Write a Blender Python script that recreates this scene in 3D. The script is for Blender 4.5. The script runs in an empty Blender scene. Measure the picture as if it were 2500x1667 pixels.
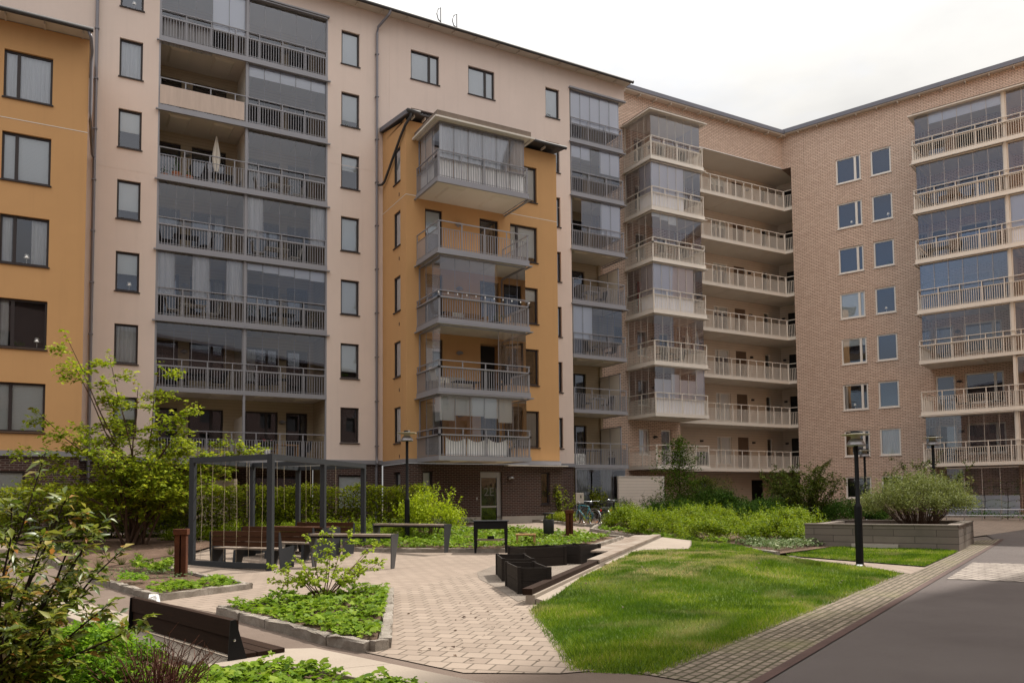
import bpy, bmesh, math, random
import numpy as np
from mathutils import Matrix, Vector
R = math.radians
random.seed(7); rng = np.random.default_rng(11)
scene = bpy.context.scene
COL = scene.collection

def sm(t):
    t = min(1.0, max(0.0, t)); return t*t*(3-2*t)
def gz(x, y):                      # the courtyard: level by the pergola, rising about half a metre to the houses
    return .55*sm((y + max(0.0, x-22)*.6 - 19)/13)

# ---------------------------------------------------------------- objects
def tag(o, label=None, cat=None, group=None, kind=None):
    if label: o['label'] = label
    if cat: o['category'] = cat
    if group: o['group'] = group
    if kind: o['kind'] = kind
    return o
def obj(name, me, parent=None, loc=None, rz=None):
    o = bpy.data.objects.new(name, me); COL.objects.link(o)
    if parent is not None: o.parent = parent
    if loc is not None: o.location = loc
    if rz is not None: o.rotation_euler = (0, 0, rz)
    return o
def thing(name, label, cat, loc=(0, 0, 0), rz=0.0, group=None):
    return tag(obj(name, None, None, loc, rz), label, cat, group)
def kids(o): return [c for c in bpy.data.objects if c.parent == o]
def dup(root, loc, rz=None, label=None, group=None):
    def cp(o, par):
        c = o.copy(); COL.objects.link(c); c.parent = par
        for ch in list(o.children): cp(ch, c)
        return c
    r = cp(root, None); r.location = loc
    if rz is not None: r.rotation_euler = (0, 0, rz)
    if label: r['label'] = label
    if group: r['group'] = group
    return r

class MB:
    """collects shapes; build() links them as one mesh object"""
    def __init__(s, T=None): s.v = []; s.f = []; s.m = []; s.T = T
    def add(s, vs, fs, m=0):
        b = len(s.v)
        s.v += [s.T(*p) for p in vs] if s.T else [tuple(p) for p in vs]
        for f in fs: s.f.append([b+i for i in f]); s.m.append(m)
    def quad(s, a, b, c, d, m=0): s.add([a, b, c, d], [(0, 1, 2, 3)], m)
    def box(s, x0, x1, y0, y1, z0, z1, m=0):
        s.add([(x0,y0,z0),(x1,y0,z0),(x1,y1,z0),(x0,y1,z0),(x0,y0,z1),(x1,y0,z1),(x1,y1,z1),(x0,y1,z1)],
              [(3,2,1,0),(4,5,6,7),(0,1,5,4),(1,2,6,5),(2,3,7,6),(3,0,4,7)], m)
    def bbox(s, x0, x1, y0, y1, z0, z1, b=.006, m=0):   # box with chamfered vertical and top edges
        p = [(x0+b,y0),(x1-b,y0),(x1,y0+b),(x1,y1-b),(x1-b,y1),(x0+b,y1),(x0,y1-b),(x0,y0+b)]
        q = [(x0+2*b,y0+b),(x1-2*b,y0+b),(x1-b,y0+2*b),(x1-b,y1-2*b),(x1-2*b,y1-b),(x0+2*b,y1-b),(x0+b,y1-2*b),(x0+b,y0+2*b)]
        vs = [(x,y,z0) for x,y in p]+[(x,y,z1-b) for x,y in p]+[(x,y,z1) for x,y in q]
        fs = [tuple(range(7,-1,-1)), tuple(range(16,24))]
        for i in range(8):
            j = (i+1) % 8
            fs += [(i,j,8+j,8+i),(8+i,8+j,16+j,16+i)]
        s.add(vs, fs, m)
    def prism(s, poly, z0, z1, m=0, top=True, bottom=True):
        n = len(poly); z0f = z0 if callable(z0) else (lambda x, y: z0); z1f = z1 if callable(z1) else (lambda x, y: z1)
        vs = [(x,y,z0f(x,y)) for x,y in poly]+[(x,y,z1f(x,y)) for x,y in poly]
        fs = [(i,(i+1)%n,n+(i+1)%n,n+i) for i in range(n)]
        if top: fs.append(tuple(range(n,2*n)))
        if bottom: fs.append(tuple(range(n-1,-1,-1)))
        s.add(vs, fs, m)
    def beam(s, p0, p1, w, h, m=0, up=None):
        p0 = Vector(p0); p1 = Vector(p1); d = (p1-p0)
        if d.length < 1e-6: return
        d.normalize(); u = Vector(up) if up else (Vector((0,0,1)) if abs(d.z) < .95 else Vector((1,0,0)))
        a = d.cross(u).normalized()*(w/2); c = a.cross(d).normalized()*(h/2)
        vs = [p0-a-c, p0+a-c, p0+a+c, p0-a+c, p1-a-c, p1+a-c, p1+a+c, p1-a+c]
        s.add([tuple(v) for v in vs], [(0,1,2,3),(7,6,5,4),(1,0,4,5),(2,1,5,6),(3,2,6,7),(0,3,7,4)], m)
    def tube(s, pts, rad, seg=6, m=0, cap=True):
        pts = [Vector(p) for p in pts]; n = len(pts)
        rad = rad if hasattr(rad, '__len__') else [rad]*n
        ref = Vector((0,0,1)); vs = []
        for i, p in enumerate(pts):
            d = (pts[min(i+1,n-1)]-pts[max(i-1,0)])
            d = d.normalized() if d.length > 1e-9 else Vector((0,0,1))
            r = ref if abs(d.dot(ref)) < .97 else Vector((1,0,0))
            a = d.cross(r).normalized(); c = d.cross(a).normalized()
            for k in range(seg):
                t = 2*math.pi*k/seg
                vs.append(tuple(p + (a*math.cos(t)+c*math.sin(t))*rad[i]))
        fs = []
        for i in range(n-1):
            for k in range(seg):
                k2 = (k+1) % seg
                fs.append((i*seg+k, i*seg+k2, (i+1)*seg+k2, (i+1)*seg+k))
        if cap:
            fs.append(tuple(range(seg-1,-1,-1))); fs.append(tuple((n-1)*seg+k for k in range(seg)))
        s.add(vs, fs, m)
    def lathe(s, prof, c=(0,0,0), seg=24, m=0):
        vs = []; fs = []; n = len(prof)
        for r, z in prof:
            for k in range(seg):
                t = 2*math.pi*k/seg; vs.append((c[0]+r*math.cos(t), c[1]+r*math.sin(t), c[2]+z))
        for i in range(n-1):
            for k in range(seg):
                k2 = (k+1) % seg; fs.append((i*seg+k, i*seg+k2, (i+1)*seg+k2, (i+1)*seg+k))
        s.add(vs, fs, m)
    def torus(s, c, R0, r, axis, seg=28, ts=6, m=0):
        ax = Vector(axis).normalized(); a = ax.orthogonal().normalized(); b = ax.cross(a); c = Vector(c)
        vs = []; fs = []
        for i in range(seg):
            t = 2*math.pi*i/seg; d = a*math.cos(t)+b*math.sin(t)
            for k in range(ts):
                q = 2*math.pi*k/ts; vs.append(tuple(c+d*(R0+r*math.cos(q))+ax*(r*math.sin(q))))
        for i in range(seg):
            for k in range(ts):
                fs.append((i*ts+k, ((i+1)%seg)*ts+k, ((i+1)%seg)*ts+(k+1)%ts, i*ts+(k+1)%ts))
        s.add(vs, fs, m)
    def mesh(s, name, mats, smooth=False):
        me = bpy.data.meshes.new(name); me.from_pydata(s.v, [], s.f); me.update()
        for x in (mats if isinstance(mats, (list, tuple)) else [mats]): me.materials.append(x)
        if len(me.polygons):
            me.polygons.foreach_set('material_index', s.m)
            if smooth: me.polygons.foreach_set('use_smooth', [True]*len(me.polygons))
        return me
    def build(s, name, mats, parent=None, smooth=False, loc=None, rz=None):
        return obj(name, s.mesh(name, mats, smooth), parent, loc, rz)

# ---------------------------------------------------------------- materials
def srgb(r, g, b):
    f = lambda c: (c/255/12.92) if c/255 <= .04045 else ((c/255+.055)/1.055)**2.4
    return (f(r), f(g), f(b), 1)
class NT:
    def __init__(s, name):
        s.mat = bpy.data.materials.new(name); s.mat.use_nodes = True; s.t = s.mat.node_tree
        s.t.nodes.clear(); s.out = s.n('ShaderNodeOutputMaterial')
    def n(s, ty, **kw):
        nd = s.t.nodes.new(ty)
        for k, v in kw.items():
            if k.startswith('i_'):
                key = k[2:].replace('_', ' ')
                nd.inputs[key].default_value = v
            else: setattr(nd, k, v)
        return nd
    def l(s, a, b): s.t.links.new(a, b)
    def math(s, op, a, b=None, clamp=False):
        nd = s.n('ShaderNodeMath', operation=op); nd.use_clamp = clamp
        for i, v in enumerate((a, b)):
            if v is None: continue
            if isinstance(v, (int, float)): nd.inputs[i].default_value = v
            else: s.l(v, nd.inputs[i])
        return nd.outputs[0]
    def mix(s, fac, a, b, blend='MIX'):
        nd = s.n('ShaderNodeMix', data_type='RGBA', blend_type=blend)
        for key, v in ((0, fac), (6, a), (7, b)):
            if isinstance(v, (int, float)): nd.inputs[key].default_value = v
            elif isinstance(v, (tuple, list)): nd.inputs[key].default_value = v
            else: s.l(v, nd.inputs[key])
        return nd.outputs[2]
    def noise(s, vec, scale, detail=4, rough=.55):
        nd = s.n('ShaderNodeTexNoise'); nd.inputs['Scale'].default_value = scale
        nd.inputs['Detail'].default_value = detail; nd.inputs['Roughness'].default_value = rough
        s.l(vec, nd.inputs['Vector']); return nd.outputs['Fac']
    def ramp(s, fac, stops):
        nd = s.n('ShaderNodeValToRGB'); e = nd.color_ramp.elements
        while len(e) < len(stops): e.new(.5)
        for i, (p, c) in enumerate(stops): e[i].position = p; e[i].color = c if len(c) == 4 else (*c, 1)
        s.l(fac, nd.inputs[0]); return nd.outputs[0]
    def obj(s): return s.n('ShaderNodeTexCoord').outputs['Object']
    def bsdf(s, col, rough=.7, metal=0, bump=None, bd=.01, spec=.4, bstr=.5):
        b = s.n('ShaderNodeBsdfPrincipled'); b.inputs['Roughness'].default_value = rough if isinstance(rough, (int, float)) else .7
        if not isinstance(rough, (int, float)): s.l(rough, b.inputs['Roughness'])
        b.inputs['Metallic'].default_value = metal; b.inputs['Specular IOR Level'].default_value = spec
        if isinstance(col, (tuple, list)): b.inputs['Base Color'].default_value = col
        else: s.l(col, b.inputs['Base Color'])
        if bump is not None:
            bn = s.n('ShaderNodeBump'); bn.inputs['Distance'].default_value = bd; bn.inputs['Strength'].default_value = bstr
            s.l(bump, bn.inputs['Height']); s.l(bn.outputs[0], b.inputs['Normal'])
        s.l(b.outputs[0], s.out.inputs[0]); return b
def dark(c, k): return (c[0]*k, c[1]*k, c[2]*k, 1)
def m_plain(name, col, rough=.6, metal=0, var=.12, scale=3.0, spec=.4, bd=0):
    n = NT(name); v = n.obj(); f = n.noise(v, scale, 5)
    c = n.mix(f, dark(col, 1-var), dark(col, 1+var))
    n.bsdf(c, rough, metal, n.noise(v, scale*25, 3) if bd else None, bd, spec); return n.mat
def m_stucco(name, col):
    n = NT(name); v = n.obj()
    big = n.noise(v, .35, 6, .6); mid = n.noise(v, 2.2, 5, .6); fine = n.noise(v, 60, 3)
    c = n.mix(big, dark(col, .88), dark(col, 1.1)); c = n.mix(n.math('MULTIPLY', mid, .22), c, dark(col, .8))
    st = n.n('ShaderNodeMapping'); st.inputs['Scale'].default_value = (3.5, 3.5, .14); n.l(v, st.inputs[0])
    sk = n.ramp(n.noise(st.outputs[0], 1.0, 5, .65), [(.52, (0,0,0)), (.78, (1,1,1))])
    c = n.mix(n.math('MULTIPLY', sk, .17), c, dark(col, .62))
    sp = n.ramp(n.noise(v, 7, 2), [(.76, (0,0,0)), (.8, (1,1,1))])
    c = n.mix(n.math('MULTIPLY', sp, .18), c, dark(col, .6))
    n.bsdf(c, .92, 0, fine, .006, .15); return n.mat
def m_brick(name, c1, c2, mortar, bw, rh, ms, diag=True, off=.5, rough=.85, bd=.008, var=.25, dirt=None, rot=0.0, bias=0.0):
    n = NT(name); v = n.obj(); sx = n.n('ShaderNodeSeparateXYZ'); n.l(v, sx.inputs[0])
    cb = n.n('ShaderNodeCombineXYZ')
    if diag:                      # upright wall: along the wall and up
        n.l(n.math('ADD', sx.outputs[0], sx.outputs[1]), cb.inputs[0]); n.l(sx.outputs[2], cb.inputs[1]); vec = cb.outputs[0]
    else:                         # lying surface
        n.l(sx.outputs[0], cb.inputs[0]); n.l(sx.outputs[1], cb.inputs[1])
        mp = n.n('ShaderNodeMapping'); mp.inputs['Rotation'].default_value = (0, 0, rot); n.l(cb.outputs[0], mp.inputs[0]); vec = mp.outputs[0]
        wob = n.n('ShaderNodeTexNoise'); wob.inputs['Scale'].default_value = 1.3; n.l(vec, wob.inputs['Vector'])
        va = n.n('ShaderNodeVectorMath', operation='SCALE'); va.inputs['Scale'].default_value = .04; n.l(wob.outputs['Color'], va.inputs[0])
        vb = n.n('ShaderNodeVectorMath', operation='ADD'); n.l(vec, vb.inputs[0]); n.l(va.outputs[0], vb.inputs[1]); vec = vb.outputs[0]
    b = n.n('ShaderNodeTexBrick'); b.offset = off; b.squash = 1
    for k, x in (('Scale', 1), ('Brick Width', bw), ('Row Height', rh), ('Mortar Size', ms), ('Mortar Smooth', .2), ('Bias', bias)): b.inputs[k].default_value = x
    b.inputs['Color1'].default_value = c1; b.inputs['Color2'].default_value = c2; b.inputs['Mortar'].default_value = mortar
    n.l(vec, b.inputs['Vector'])
    big = n.noise(v, .45, 5); fine = n.noise(v, 26, 4)
    c = n.mix(n.math('MULTIPLY', n.math('SUBTRACT', 1, big), var), b.outputs[0], (0,0,0,1))
    c = n.mix(n.math('MULTIPLY', fine, var*.6), c, dark(c1, .55))
    if dirt:
        d = n.ramp(n.noise(v, .8, 7, .65), [(.5, (0,0,0)), (.72, (1,1,1))]); c = n.mix(n.math('MULTIPLY', d, .55), c, dirt)
    h = n.math('ADD', n.math('MULTIPLY', b.outputs[1], -1.0), n.math('MULTIPLY', fine, .25))
    n.bsdf(c, rough, 0, h, bd, .2); return n.mat
def m_siding(name, col, pitch=.14):
    n = NT(name); v = n.obj(); sx = n.n('ShaderNodeSeparateXYZ'); n.l(v, sx.inputs[0])
    fr = n.math('FRACT', n.math('DIVIDE', sx.outputs[2], pitch))
    g = n.ramp(fr, [(0, (.0,)*3), (.10, (1,)*3), (1, (1,)*3)])
    c = n.mix(n.noise(v, 1.2, 4), dark(col, .88), dark(col, 1.08)); c = n.mix(g, dark(col, .42), c)
    n.bsdf(c, .6, 0, g, .012, .3); return n.mat
def m_wood(name, col, scale=(1.5, 14, 14), rough=.7, grey=None, spec=.12):
    n = NT(name); v = n.obj(); mp = n.n('ShaderNodeMapping'); mp.inputs['Scale'].default_value = scale; n.l(v, mp.inputs[0])
    f = n.noise(mp.outputs[0], 2.2, 7, .65); c = n.mix(f, dark(col, .45), dark(col, 1.5))
    if grey: c = n.mix(n.ramp(n.noise(v, 1.7, 5), [(.35, (0,0,0)), (.7, (1,1,1))]), c, grey)
    n.bsdf(c, rough, 0, f, .004, spec); return n.mat
def m_ground(name, stops, s1=.6, s2=30, bd=.01, rough=.95, s3=4.0):
    n = NT(name); v = n.obj(); a = n.noise(v, s1, 6, .6); b = n.noise(v, s2, 4, .7); c3 = n.noise(v, s3, 5, .6)
    f = n.math('ADD', n.math('MULTIPLY', a, .5), n.math('ADD', n.math('MULTIPLY', b, .3), n.math('MULTIPLY', c3, .2)))
    c = n.ramp(f, stops); n.bsdf(c, rough, 0, b, bd, .2, 1.0); return n.mat
def m_leaf(name, stops, trans=.35, rough=.6, spec=.14):
    n = NT(name); at = n.n('ShaderNodeAttribute'); at.attribute_name = 'rnd'
    c = n.ramp(at.outputs['Fac'], stops)
    v = n.obj(); c = n.mix(n.math('MULTIPLY', n.noise(v, 2.5, 3), .35), c, dark(stops[0][1], .7))
    b = n.n('ShaderNodeBsdfPrincipled'); b.inputs['Roughness'].default_value = rough; b.inputs['Specular IOR Level'].default_value = spec
    n.l(c, b.inputs['Base Color'])
    t = n.n('ShaderNodeBsdfTranslucent'); n.l(n.mix(.35, c, (.45, .5, .02, 1), 'MULTIPLY'), t.inputs[0])
    t2 = n.n('ShaderNodeBsdfTranslucent'); n.l(c, t2.inputs[0])
    mx = n.n('ShaderNodeMixShader'); mx.inputs[0].default_value = trans
    n.l(b.outputs[0], mx.inputs[1]); n.l(t2.outputs[0], mx.inputs[2]); n.l(mx.outputs[0], n.out.inputs[0]); return n.mat
def m_glass(name, tint=(.9, .93, .93, 1), base=.05, gain=1.6, rough=.0, wav=.0006):
    n = NT(name); fr = n.n('ShaderNodeFresnel'); fr.inputs[0].default_value = 1.5
    f = n.math('ADD', n.math('MULTIPLY', fr.outputs[0], gain), base, True)
    tr = n.n('ShaderNodeBsdfTransparent'); tr.inputs[0].default_value = tint
    gl = n.n('ShaderNodeBsdfGlossy'); gl.inputs['Roughness'].default_value = rough; gl.inputs[0].default_value = (.84,.88,1,1)
    v = n.obj(); bn = n.n('ShaderNodeBump'); bn.inputs['Distance'].default_value = wav*8; bn.inputs['Strength'].default_value = .2
    n.l(n.noise(v, .9, 2), bn.inputs['Height']); n.l(bn.outputs[0], gl.inputs['Normal'])
    mx = n.n('ShaderNodeMixShader'); n.l(f, mx.inputs[0]); n.l(tr.outputs[0], mx.inputs[1]); n.l(gl.outputs[0], mx.inputs[2])
    n.l(mx.outputs[0], n.out.inputs[0]); return n.mat
def m_cloth(name, col, sc=(14, 14, .6), var=.35):
    n = NT(name); v = n.obj(); mp = n.n('ShaderNodeMapping'); mp.inputs['Scale'].default_value = sc; n.l(v, mp.inputs[0])
    f = n.noise(mp.outputs[0], 1.0, 3); c = n.mix(f, dark(col, 1-var), dark(col, 1+var*.3))
    n.bsdf(c, .9, 0, f, .02, .1); return n.mat
def m_blind(name, col, pitch=.045):
    n = NT(name); v = n.obj(); sx = n.n('ShaderNodeSeparateXYZ'); n.l(v, sx.inputs[0])
    fr = n.math('FRACT', n.math('DIVIDE', sx.outputs[2], pitch)); g = n.ramp(fr, [(0, (0,)*3), (.3, (1,)*3)])
    n.bsdf(n.mix(g, dark(col, .8), col), .8, 0, g, .006, .2); return n.mat
M = {}
M['pink'] = m_stucco('pink_plaster', (.76, .625, .555, 1))
M['orange'] = m_stucco('orange_plaster', (.60, .345, .160, 1))
M['beige_brick'] = m_brick('beige_brick', (.80,.62,.51,1), (.66,.49,.395,1), (.27,.19,.15,1), .29, .094, .014, var=.10)
M['dark_brick'] = m_brick('dark_brick', (.088,.040,.032,1), (.050,.028,.026,1), (.21,.17,.145,1), .25, .077, .012, var=.3)
M['plinth'] = m_plain('plinth_concrete', (.40,.35,.30,1), .9, 0, .12, 1.5, bd=.004)
M['grey'] = m_plain('grey_metal', (.28,.275,.30,1), .42, .15, .06, 1.0)
M['grey_d'] = m_plain('roof_metal', (.17,.17,.20,1), .45, .3, .12, 1.0)
M['gutter'] = m_plain('gutter_metal', (.060,.056,.058,1), .7, 0, .1, 2.0)
M['pipe'] = m_plain('downpipe_metal', (.20,.19,.21,1), .4, .35, .1, 2.0)
M['cream'] = m_plain('cream_metal', (.72,.665,.60,1), .5, 0, .05, 1.0)
M['soffit'] = m_plain('soffit_panel', (.56,.50,.44,1), .8, 0, .06, .7)
M['white_soffit'] = m_plain('white_soffit_panel', (.66,.60,.53,1), .8, 0, .07, .7)
M['slab_edge'] = m_plain('weathered_concrete', (.20,.155,.125,1), .9, 0, .3, 4.0, bd=.004)
M['siding'] = m_siding('beige_siding', (.44,.355,.25,1))
M['white_siding'] = m_siding('white_siding', (.66,.575,.50,1), .16)
M['screen'] = m_plain('screen_panel', (.60,.55,.49,1), .7, 0, .05, 1.0)
M['frame'] = m_plain('dark_frame', (.030,.021,.021,1), .45, 0, .1, 4.0)
M['wframe'] = m_plain('white_frame', (.78,.75,.71,1), .5, 0, .04, 4.0)
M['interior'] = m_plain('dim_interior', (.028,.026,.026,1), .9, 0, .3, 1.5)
M['glass'] = m_glass('window_glass', (.92,.95,.95,1), .09, 1.7)
M['bglass'] = m_glass('balcony_glass', (.92,.93,.93,1), .06, 1.75)
M['frosted'] = m_plain('frosted_panel', (.86,.87,.94,1), .15, 0, .04, .8, .5)
M['blind'] = m_blind('blind_slats', (.88,.89,.88,1))
M['roller'] = m_plain('roller_blind', (.88,.90,.89,1), .8, 0, .03, 1.0)
M['curtain'] = m_cloth('white_curtain', (.90,.89,.90,1))
M['beige_cloth'] = m_cloth('beige_cloth', (.62,.50,.43,1), (7, 7, .8), .22)
M['grey_cloth'] = m_cloth('grey_cloth', (.42,.41,.42,1))
M['black_cloth'] = m_cloth('black_cloth', (.012,.012,.013,1))
M['lamp_white'] = m_plain('white_lamp_shade', (.85,.83,.80,1), .7)
M['charcoal'] = m_plain('charcoal_metal', (.030,.032,.036,1), .5, 0, .1, 2.0, .25)
M['black'] = m_plain('black_metal', (.006,.006,.007,1), .5, 0, .15, 3.0, .2)
M['door_black'] = m_plain('black_door', (.008,.008,.009,1), .5)
M['door_brown'] = m_plain('brown_door', (.14,.095,.068,1), .6)
M['rust'] = m_ground('rusty_steel', [(.3, (.030,.010,.006,1)), (.5, (.070,.022,.009,1)), (.7, (.14,.045,.014,1))], 2.5, 60, .002, .85, 12)
M['drain'] = m_ground('rusty_grate', [(.3, (.045,.026,.022,1)), (.7, (.10,.058,.049,1))], 2.5, 60, .004, .8, 12)
M['wood'] = m_wood('brown_oiled_wood', (.058,.024,.011,1), rough=.75)
M['wood_dark'] = m_wood('dark_stained_wood', (.024,.012,.007,1), rough=.8)
M['wood_grey'] = m_wood('weathered_wood', (.20,.15,.115,1), (1.5, 16, 16), .8, (.30,.255,.215,1))
M['wood_pale'] = m_wood('pale_wood', (.33,.19,.085,1))
M['planter'] = m_wood('black_stained_board', (.026,.021,.018,1), (2, 2, 22), .7)
M['concrete'] = m_ground('cast_concrete', [(.25, (.215,.175,.14,1)), (.5, (.285,.235,.19,1)), (.75, (.34,.285,.235,1))], .7, 40, .003, .9, 3)
M['granite'] = m_ground('granite', [(.25, (.10,.085,.068,1)), (.5, (.29,.25,.21,1)), (.75, (.52,.465,.405,1))], 2.2, 70, .03, .9, 9)
M['asphalt'] = m_ground('asphalt', [(.25, (.060,.049,.047,1)), (.48, (.098,.081,.076,1)), (.6, (.112,.094,.088,1)), (.78, (.175,.15,.138,1))], .3, 150, .01, .92, 1.1)
M['path_asphalt'] = m_ground('worn_asphalt', [(.25, (.095,.068,.053,1)), (.5, (.135,.10,.08,1)), (.75, (.19,.145,.118,1))], .5, 120, .004, .95, 3)
M['gravel'] = m_ground('gravel', [(.25, (.10,.08,.065,1)), (.5, (.20,.165,.135,1)), (.75, (.30,.255,.215,1))], 1.0, 45, .02, .95, 12)
M['soil'] = m_ground('bark_mulch', [(.25, (.040,.024,.016,1)), (.5, (.12,.075,.052,1)), (.75, (.24,.16,.118,1))], 1.4, 34, .03, .98, 9)
M['lawn'] = m_ground('lawn_soil', [(.3, (.045,.075,.010,1)), (.6, (.085,.13,.018,1)), (.8, (.16,.15,.06,1))], .6, 30, .03, .98, 3)
M['earth'] = m_ground('courtyard_ground', [(.3, (.10,.082,.07,1)), (.7, (.15,.12,.10,1))], .3, 30, .01)
PAVE_C = ((.315,.25,.20,1), (.25,.195,.155,1), (.115,.09,.068,1))
M['pavers'] = m_brick('concrete_pavers', *PAVE_C, .235, .27, .012, False, .5, .9, .006, .22, (.22,.175,.14,1), R(44))
M['pavers2'] = m_brick('square_pavers', (.305,.24,.192,1), (.26,.203,.162,1), (.135,.105,.08,1), .36, .24, .010, False, .5, .9, .006, .22, (.22,.17,.135,1), R(-22))
M['pavers3'] = m_brick('path_pavers', (.30,.235,.19,1), (.26,.205,.165,1), (.12,.09,.07,1), .30, .30, .012, False, .5, .9, .006, .2, None, R(10))
M['setts'] = m_brick('granite_setts', (.27,.215,.165,1), (.155,.122,.093,1), (.055,.048,.024,1), .16, .10, .016, False, .4, .9, .02, .3, (.15,.14,.06,1), R(-25.5))
M['cobbles'] = m_brick('cobblestones', (.40,.345,.30,1), (.26,.22,.19,1), (.07,.055,.045,1), .24, .20, .022, False, .5, .9, .02, .3, None, R(-60))
M['block'] = m_brick('concrete_blocks', (.235,.195,.165,1), (.165,.135,.115,1), (.08,.065,.055,1), 1.15, .205, .010, True, .5, .9, .006, .3, (.10,.09,.07,1))
M['bark'] = m_wood('brown_bark', (.085,.052,.035,1), (9, 9, 2), .9)
M['bark_dark'] = m_wood('dark_bark', (.030,.020,.015,1), (9, 9, 2), .9)
M['twig'] = m_wood('reddish_twig', (.10,.042,.030,1), (9, 9, 2), .9)
M['chrome'] = m_plain('brushed_steel', (.55,.55,.56,1), .22, 1.0, .06, 2.0)
M['sheet'] = m_plain('steel_sheet', (.10,.105,.115,1), .35, .6, .1, 2.0)
M['alu'] = m_plain('aluminium', (.36,.35,.36,1), .4, .6, .05, 2.0)
M['lamp_grey'] = m_plain('lamp_shade_metal', (.30,.285,.30,1), .35, .5, .05, 2.0)
M['lamp_cream'] = m_plain('lamp_disc_cream', (.42,.38,.29,1), .5, 0, .06, 2.0)
M['teal'] = m_plain('teal_paint', (.035,.20,.25,1), .35)
M['rubber'] = m_plain('black_rubber', (.015,.015,.016,1), .8)
M['red'] = m_plain('red_plastic', (.55,.02,.015,1), .4)
M['amber'] = m_plain('orange_reflector', (.85,.28,.02,1), .35)
M['paper'] = m_plain('white_paper', (.80,.79,.78,1), .8)
M['terracotta'] = m_plain('terracotta', (.36,.12,.05,1), .8)
M['dk_cloth'] = m_plain('dark_cushion', (.030,.030,.036,1), .9)
M['white_paint'] = m_plain('white_paint', (.75,.74,.72,1), .5)
M['blue_cloth'] = m_plain('blue_grey_canvas', (.10,.115,.16,1), .9)
M['cream_cloth'] = m_plain('cream_canvas', (.72,.67,.60,1), .9)
M['pole_wood'] = m_plain('pale_pole', (.50,.40,.28,1), .7)
M['red_cloth'] = m_plain('red_banner', (.42,.02,.025,1), .8)
M['flower'] = m_plain('pink_petals', (.75,.16,.20,1), .7)
M['yellow'] = m_plain('yellow_petals', (.80,.50,.03,1), .7)
g = lambda *s: [(p, (*c, 1)) for p, c in s]
M['L_spirea'] = m_leaf('yellow_green_leaves', g((0,(.070,.13,.003)),(.5,(.21,.29,.006)),(1,(.42,.46,.010))), .38)
M['L_hedge'] = m_leaf('hedge_leaves', g((0,(.085,.13,.005)),(.5,(.24,.29,.010)),(.85,(.42,.45,.018)),(1,(.38,.27,.06))), .45)
M['L_bright'] = m_leaf('bright_spring_leaves', g((0,(.17,.24,.005)),(.5,(.35,.44,.010)),(1,(.54,.60,.03))), .42)
M['L_maple'] = m_leaf('maple_leaves', g((0,(.12,.18,.010)),(.45,(.28,.35,.018)),(.8,(.48,.50,.03)),(1,(.27,.15,.04))), .42)
M['L_fg'] = m_leaf('bronze_green_leaves', g((0,(.055,.095,.008)),(.45,(.17,.215,.018)),(.68,(.34,.33,.055)),(.85,(.46,.27,.06)),(1,(.44,.17,.04))), .42, .38, .5)
M['L_dark'] = m_leaf('juniper_needles', g((0,(.028,.070,.010)),(.6,(.070,.145,.014)),(1,(.13,.22,.025))), .28)
M['L_ger'] = m_leaf('geranium_leaves', g((0,(.075,.150,.010)),(.5,(.185,.29,.014)),(1,(.33,.42,.045))), .40, .5)
M['L_low'] = m_leaf('low_bush_leaves', g((0,(.06,.15,.006)),(.5,(.16,.30,.010)),(1,(.31,.45,.02))), .4)
M['L_var'] = m_leaf('variegated_leaves', g((0,(.05,.10,.02)),(.5,(.14,.20,.06)),(1,(.46,.48,.30))), .3)
M['L_silver'] = m_leaf('silver_green_leaves', g((0,(.06,.10,.035)),(.5,(.12,.17,.065)),(1,(.22,.27,.13))), .3)
M['L_willow'] = m_leaf('olive_shrub_leaves', g((0,(.075,.10,.02)),(.5,(.19,.215,.05)),(1,(.33,.35,.11))), .35)
M['L_olive'] = m_leaf('dark_olive_leaves', g((0,(.05,.08,.010)),(.6,(.115,.15,.018)),(1,(.22,.20,.03))), .3)
M['L_green'] = m_leaf('mid_green_leaves', g((0,(.045,.10,.008)),(.6,(.105,.18,.012)),(1,(.20,.27,.025))), .3)
M['L_small'] = m_leaf('lime_leaves', g((0,(.17,.25,.015)),(.5,(.33,.42,.025)),(1,(.50,.56,.07))), .42, .5)
M['L_bare'] = m_leaf('dry_leaves', g((0,(.03,.015,.010)),(1,(.12,.07,.04))), .2)
def m_grass():
    n = NT('grass_blades'); at = n.n('ShaderNodeAttribute'); at.attribute_name = 'rnd'
    c = n.ramp(at.outputs['Fac'], g((0,(.040,.085,.004)),(.4,(.125,.205,.008)),(.75,(.25,.34,.018)),(.93,(.40,.40,.07)),(1,(.48,.38,.17))))
    v = n.obj(); d = n.ramp(n.noise(v, .55, 5, .6), [(.44,(0,0,0)),(.62,(1,1,1))])
    dry = n.n('ShaderNodeAttribute'); dry.attribute_name = 'dry'
    c = n.mix(n.math('MULTIPLY', d, .6), c, (.065,.145,.005,1))
    c = n.mix(dry.outputs['Fac'], c, (.52,.41,.20,1))
    b = n.n('ShaderNodeBsdfPrincipled'); b.inputs['Roughness'].default_value = .6; n.l(c, b.inputs['Base Color']); b.inputs['Specular IOR Level'].default_value = .2
    t = n.n('ShaderNodeBsdfTranslucent'); n.l(c, t.inputs[0]); mx = n.n('ShaderNodeMixShader'); mx.inputs[0].default_value = .35
    n.l(b.outputs[0], mx.inputs[1]); n.l(t.outputs[0], mx.inputs[2]); n.l(mx.outputs[0], n.out.inputs[0]); return n.mat
M['grass'] = m_grass()
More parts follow.
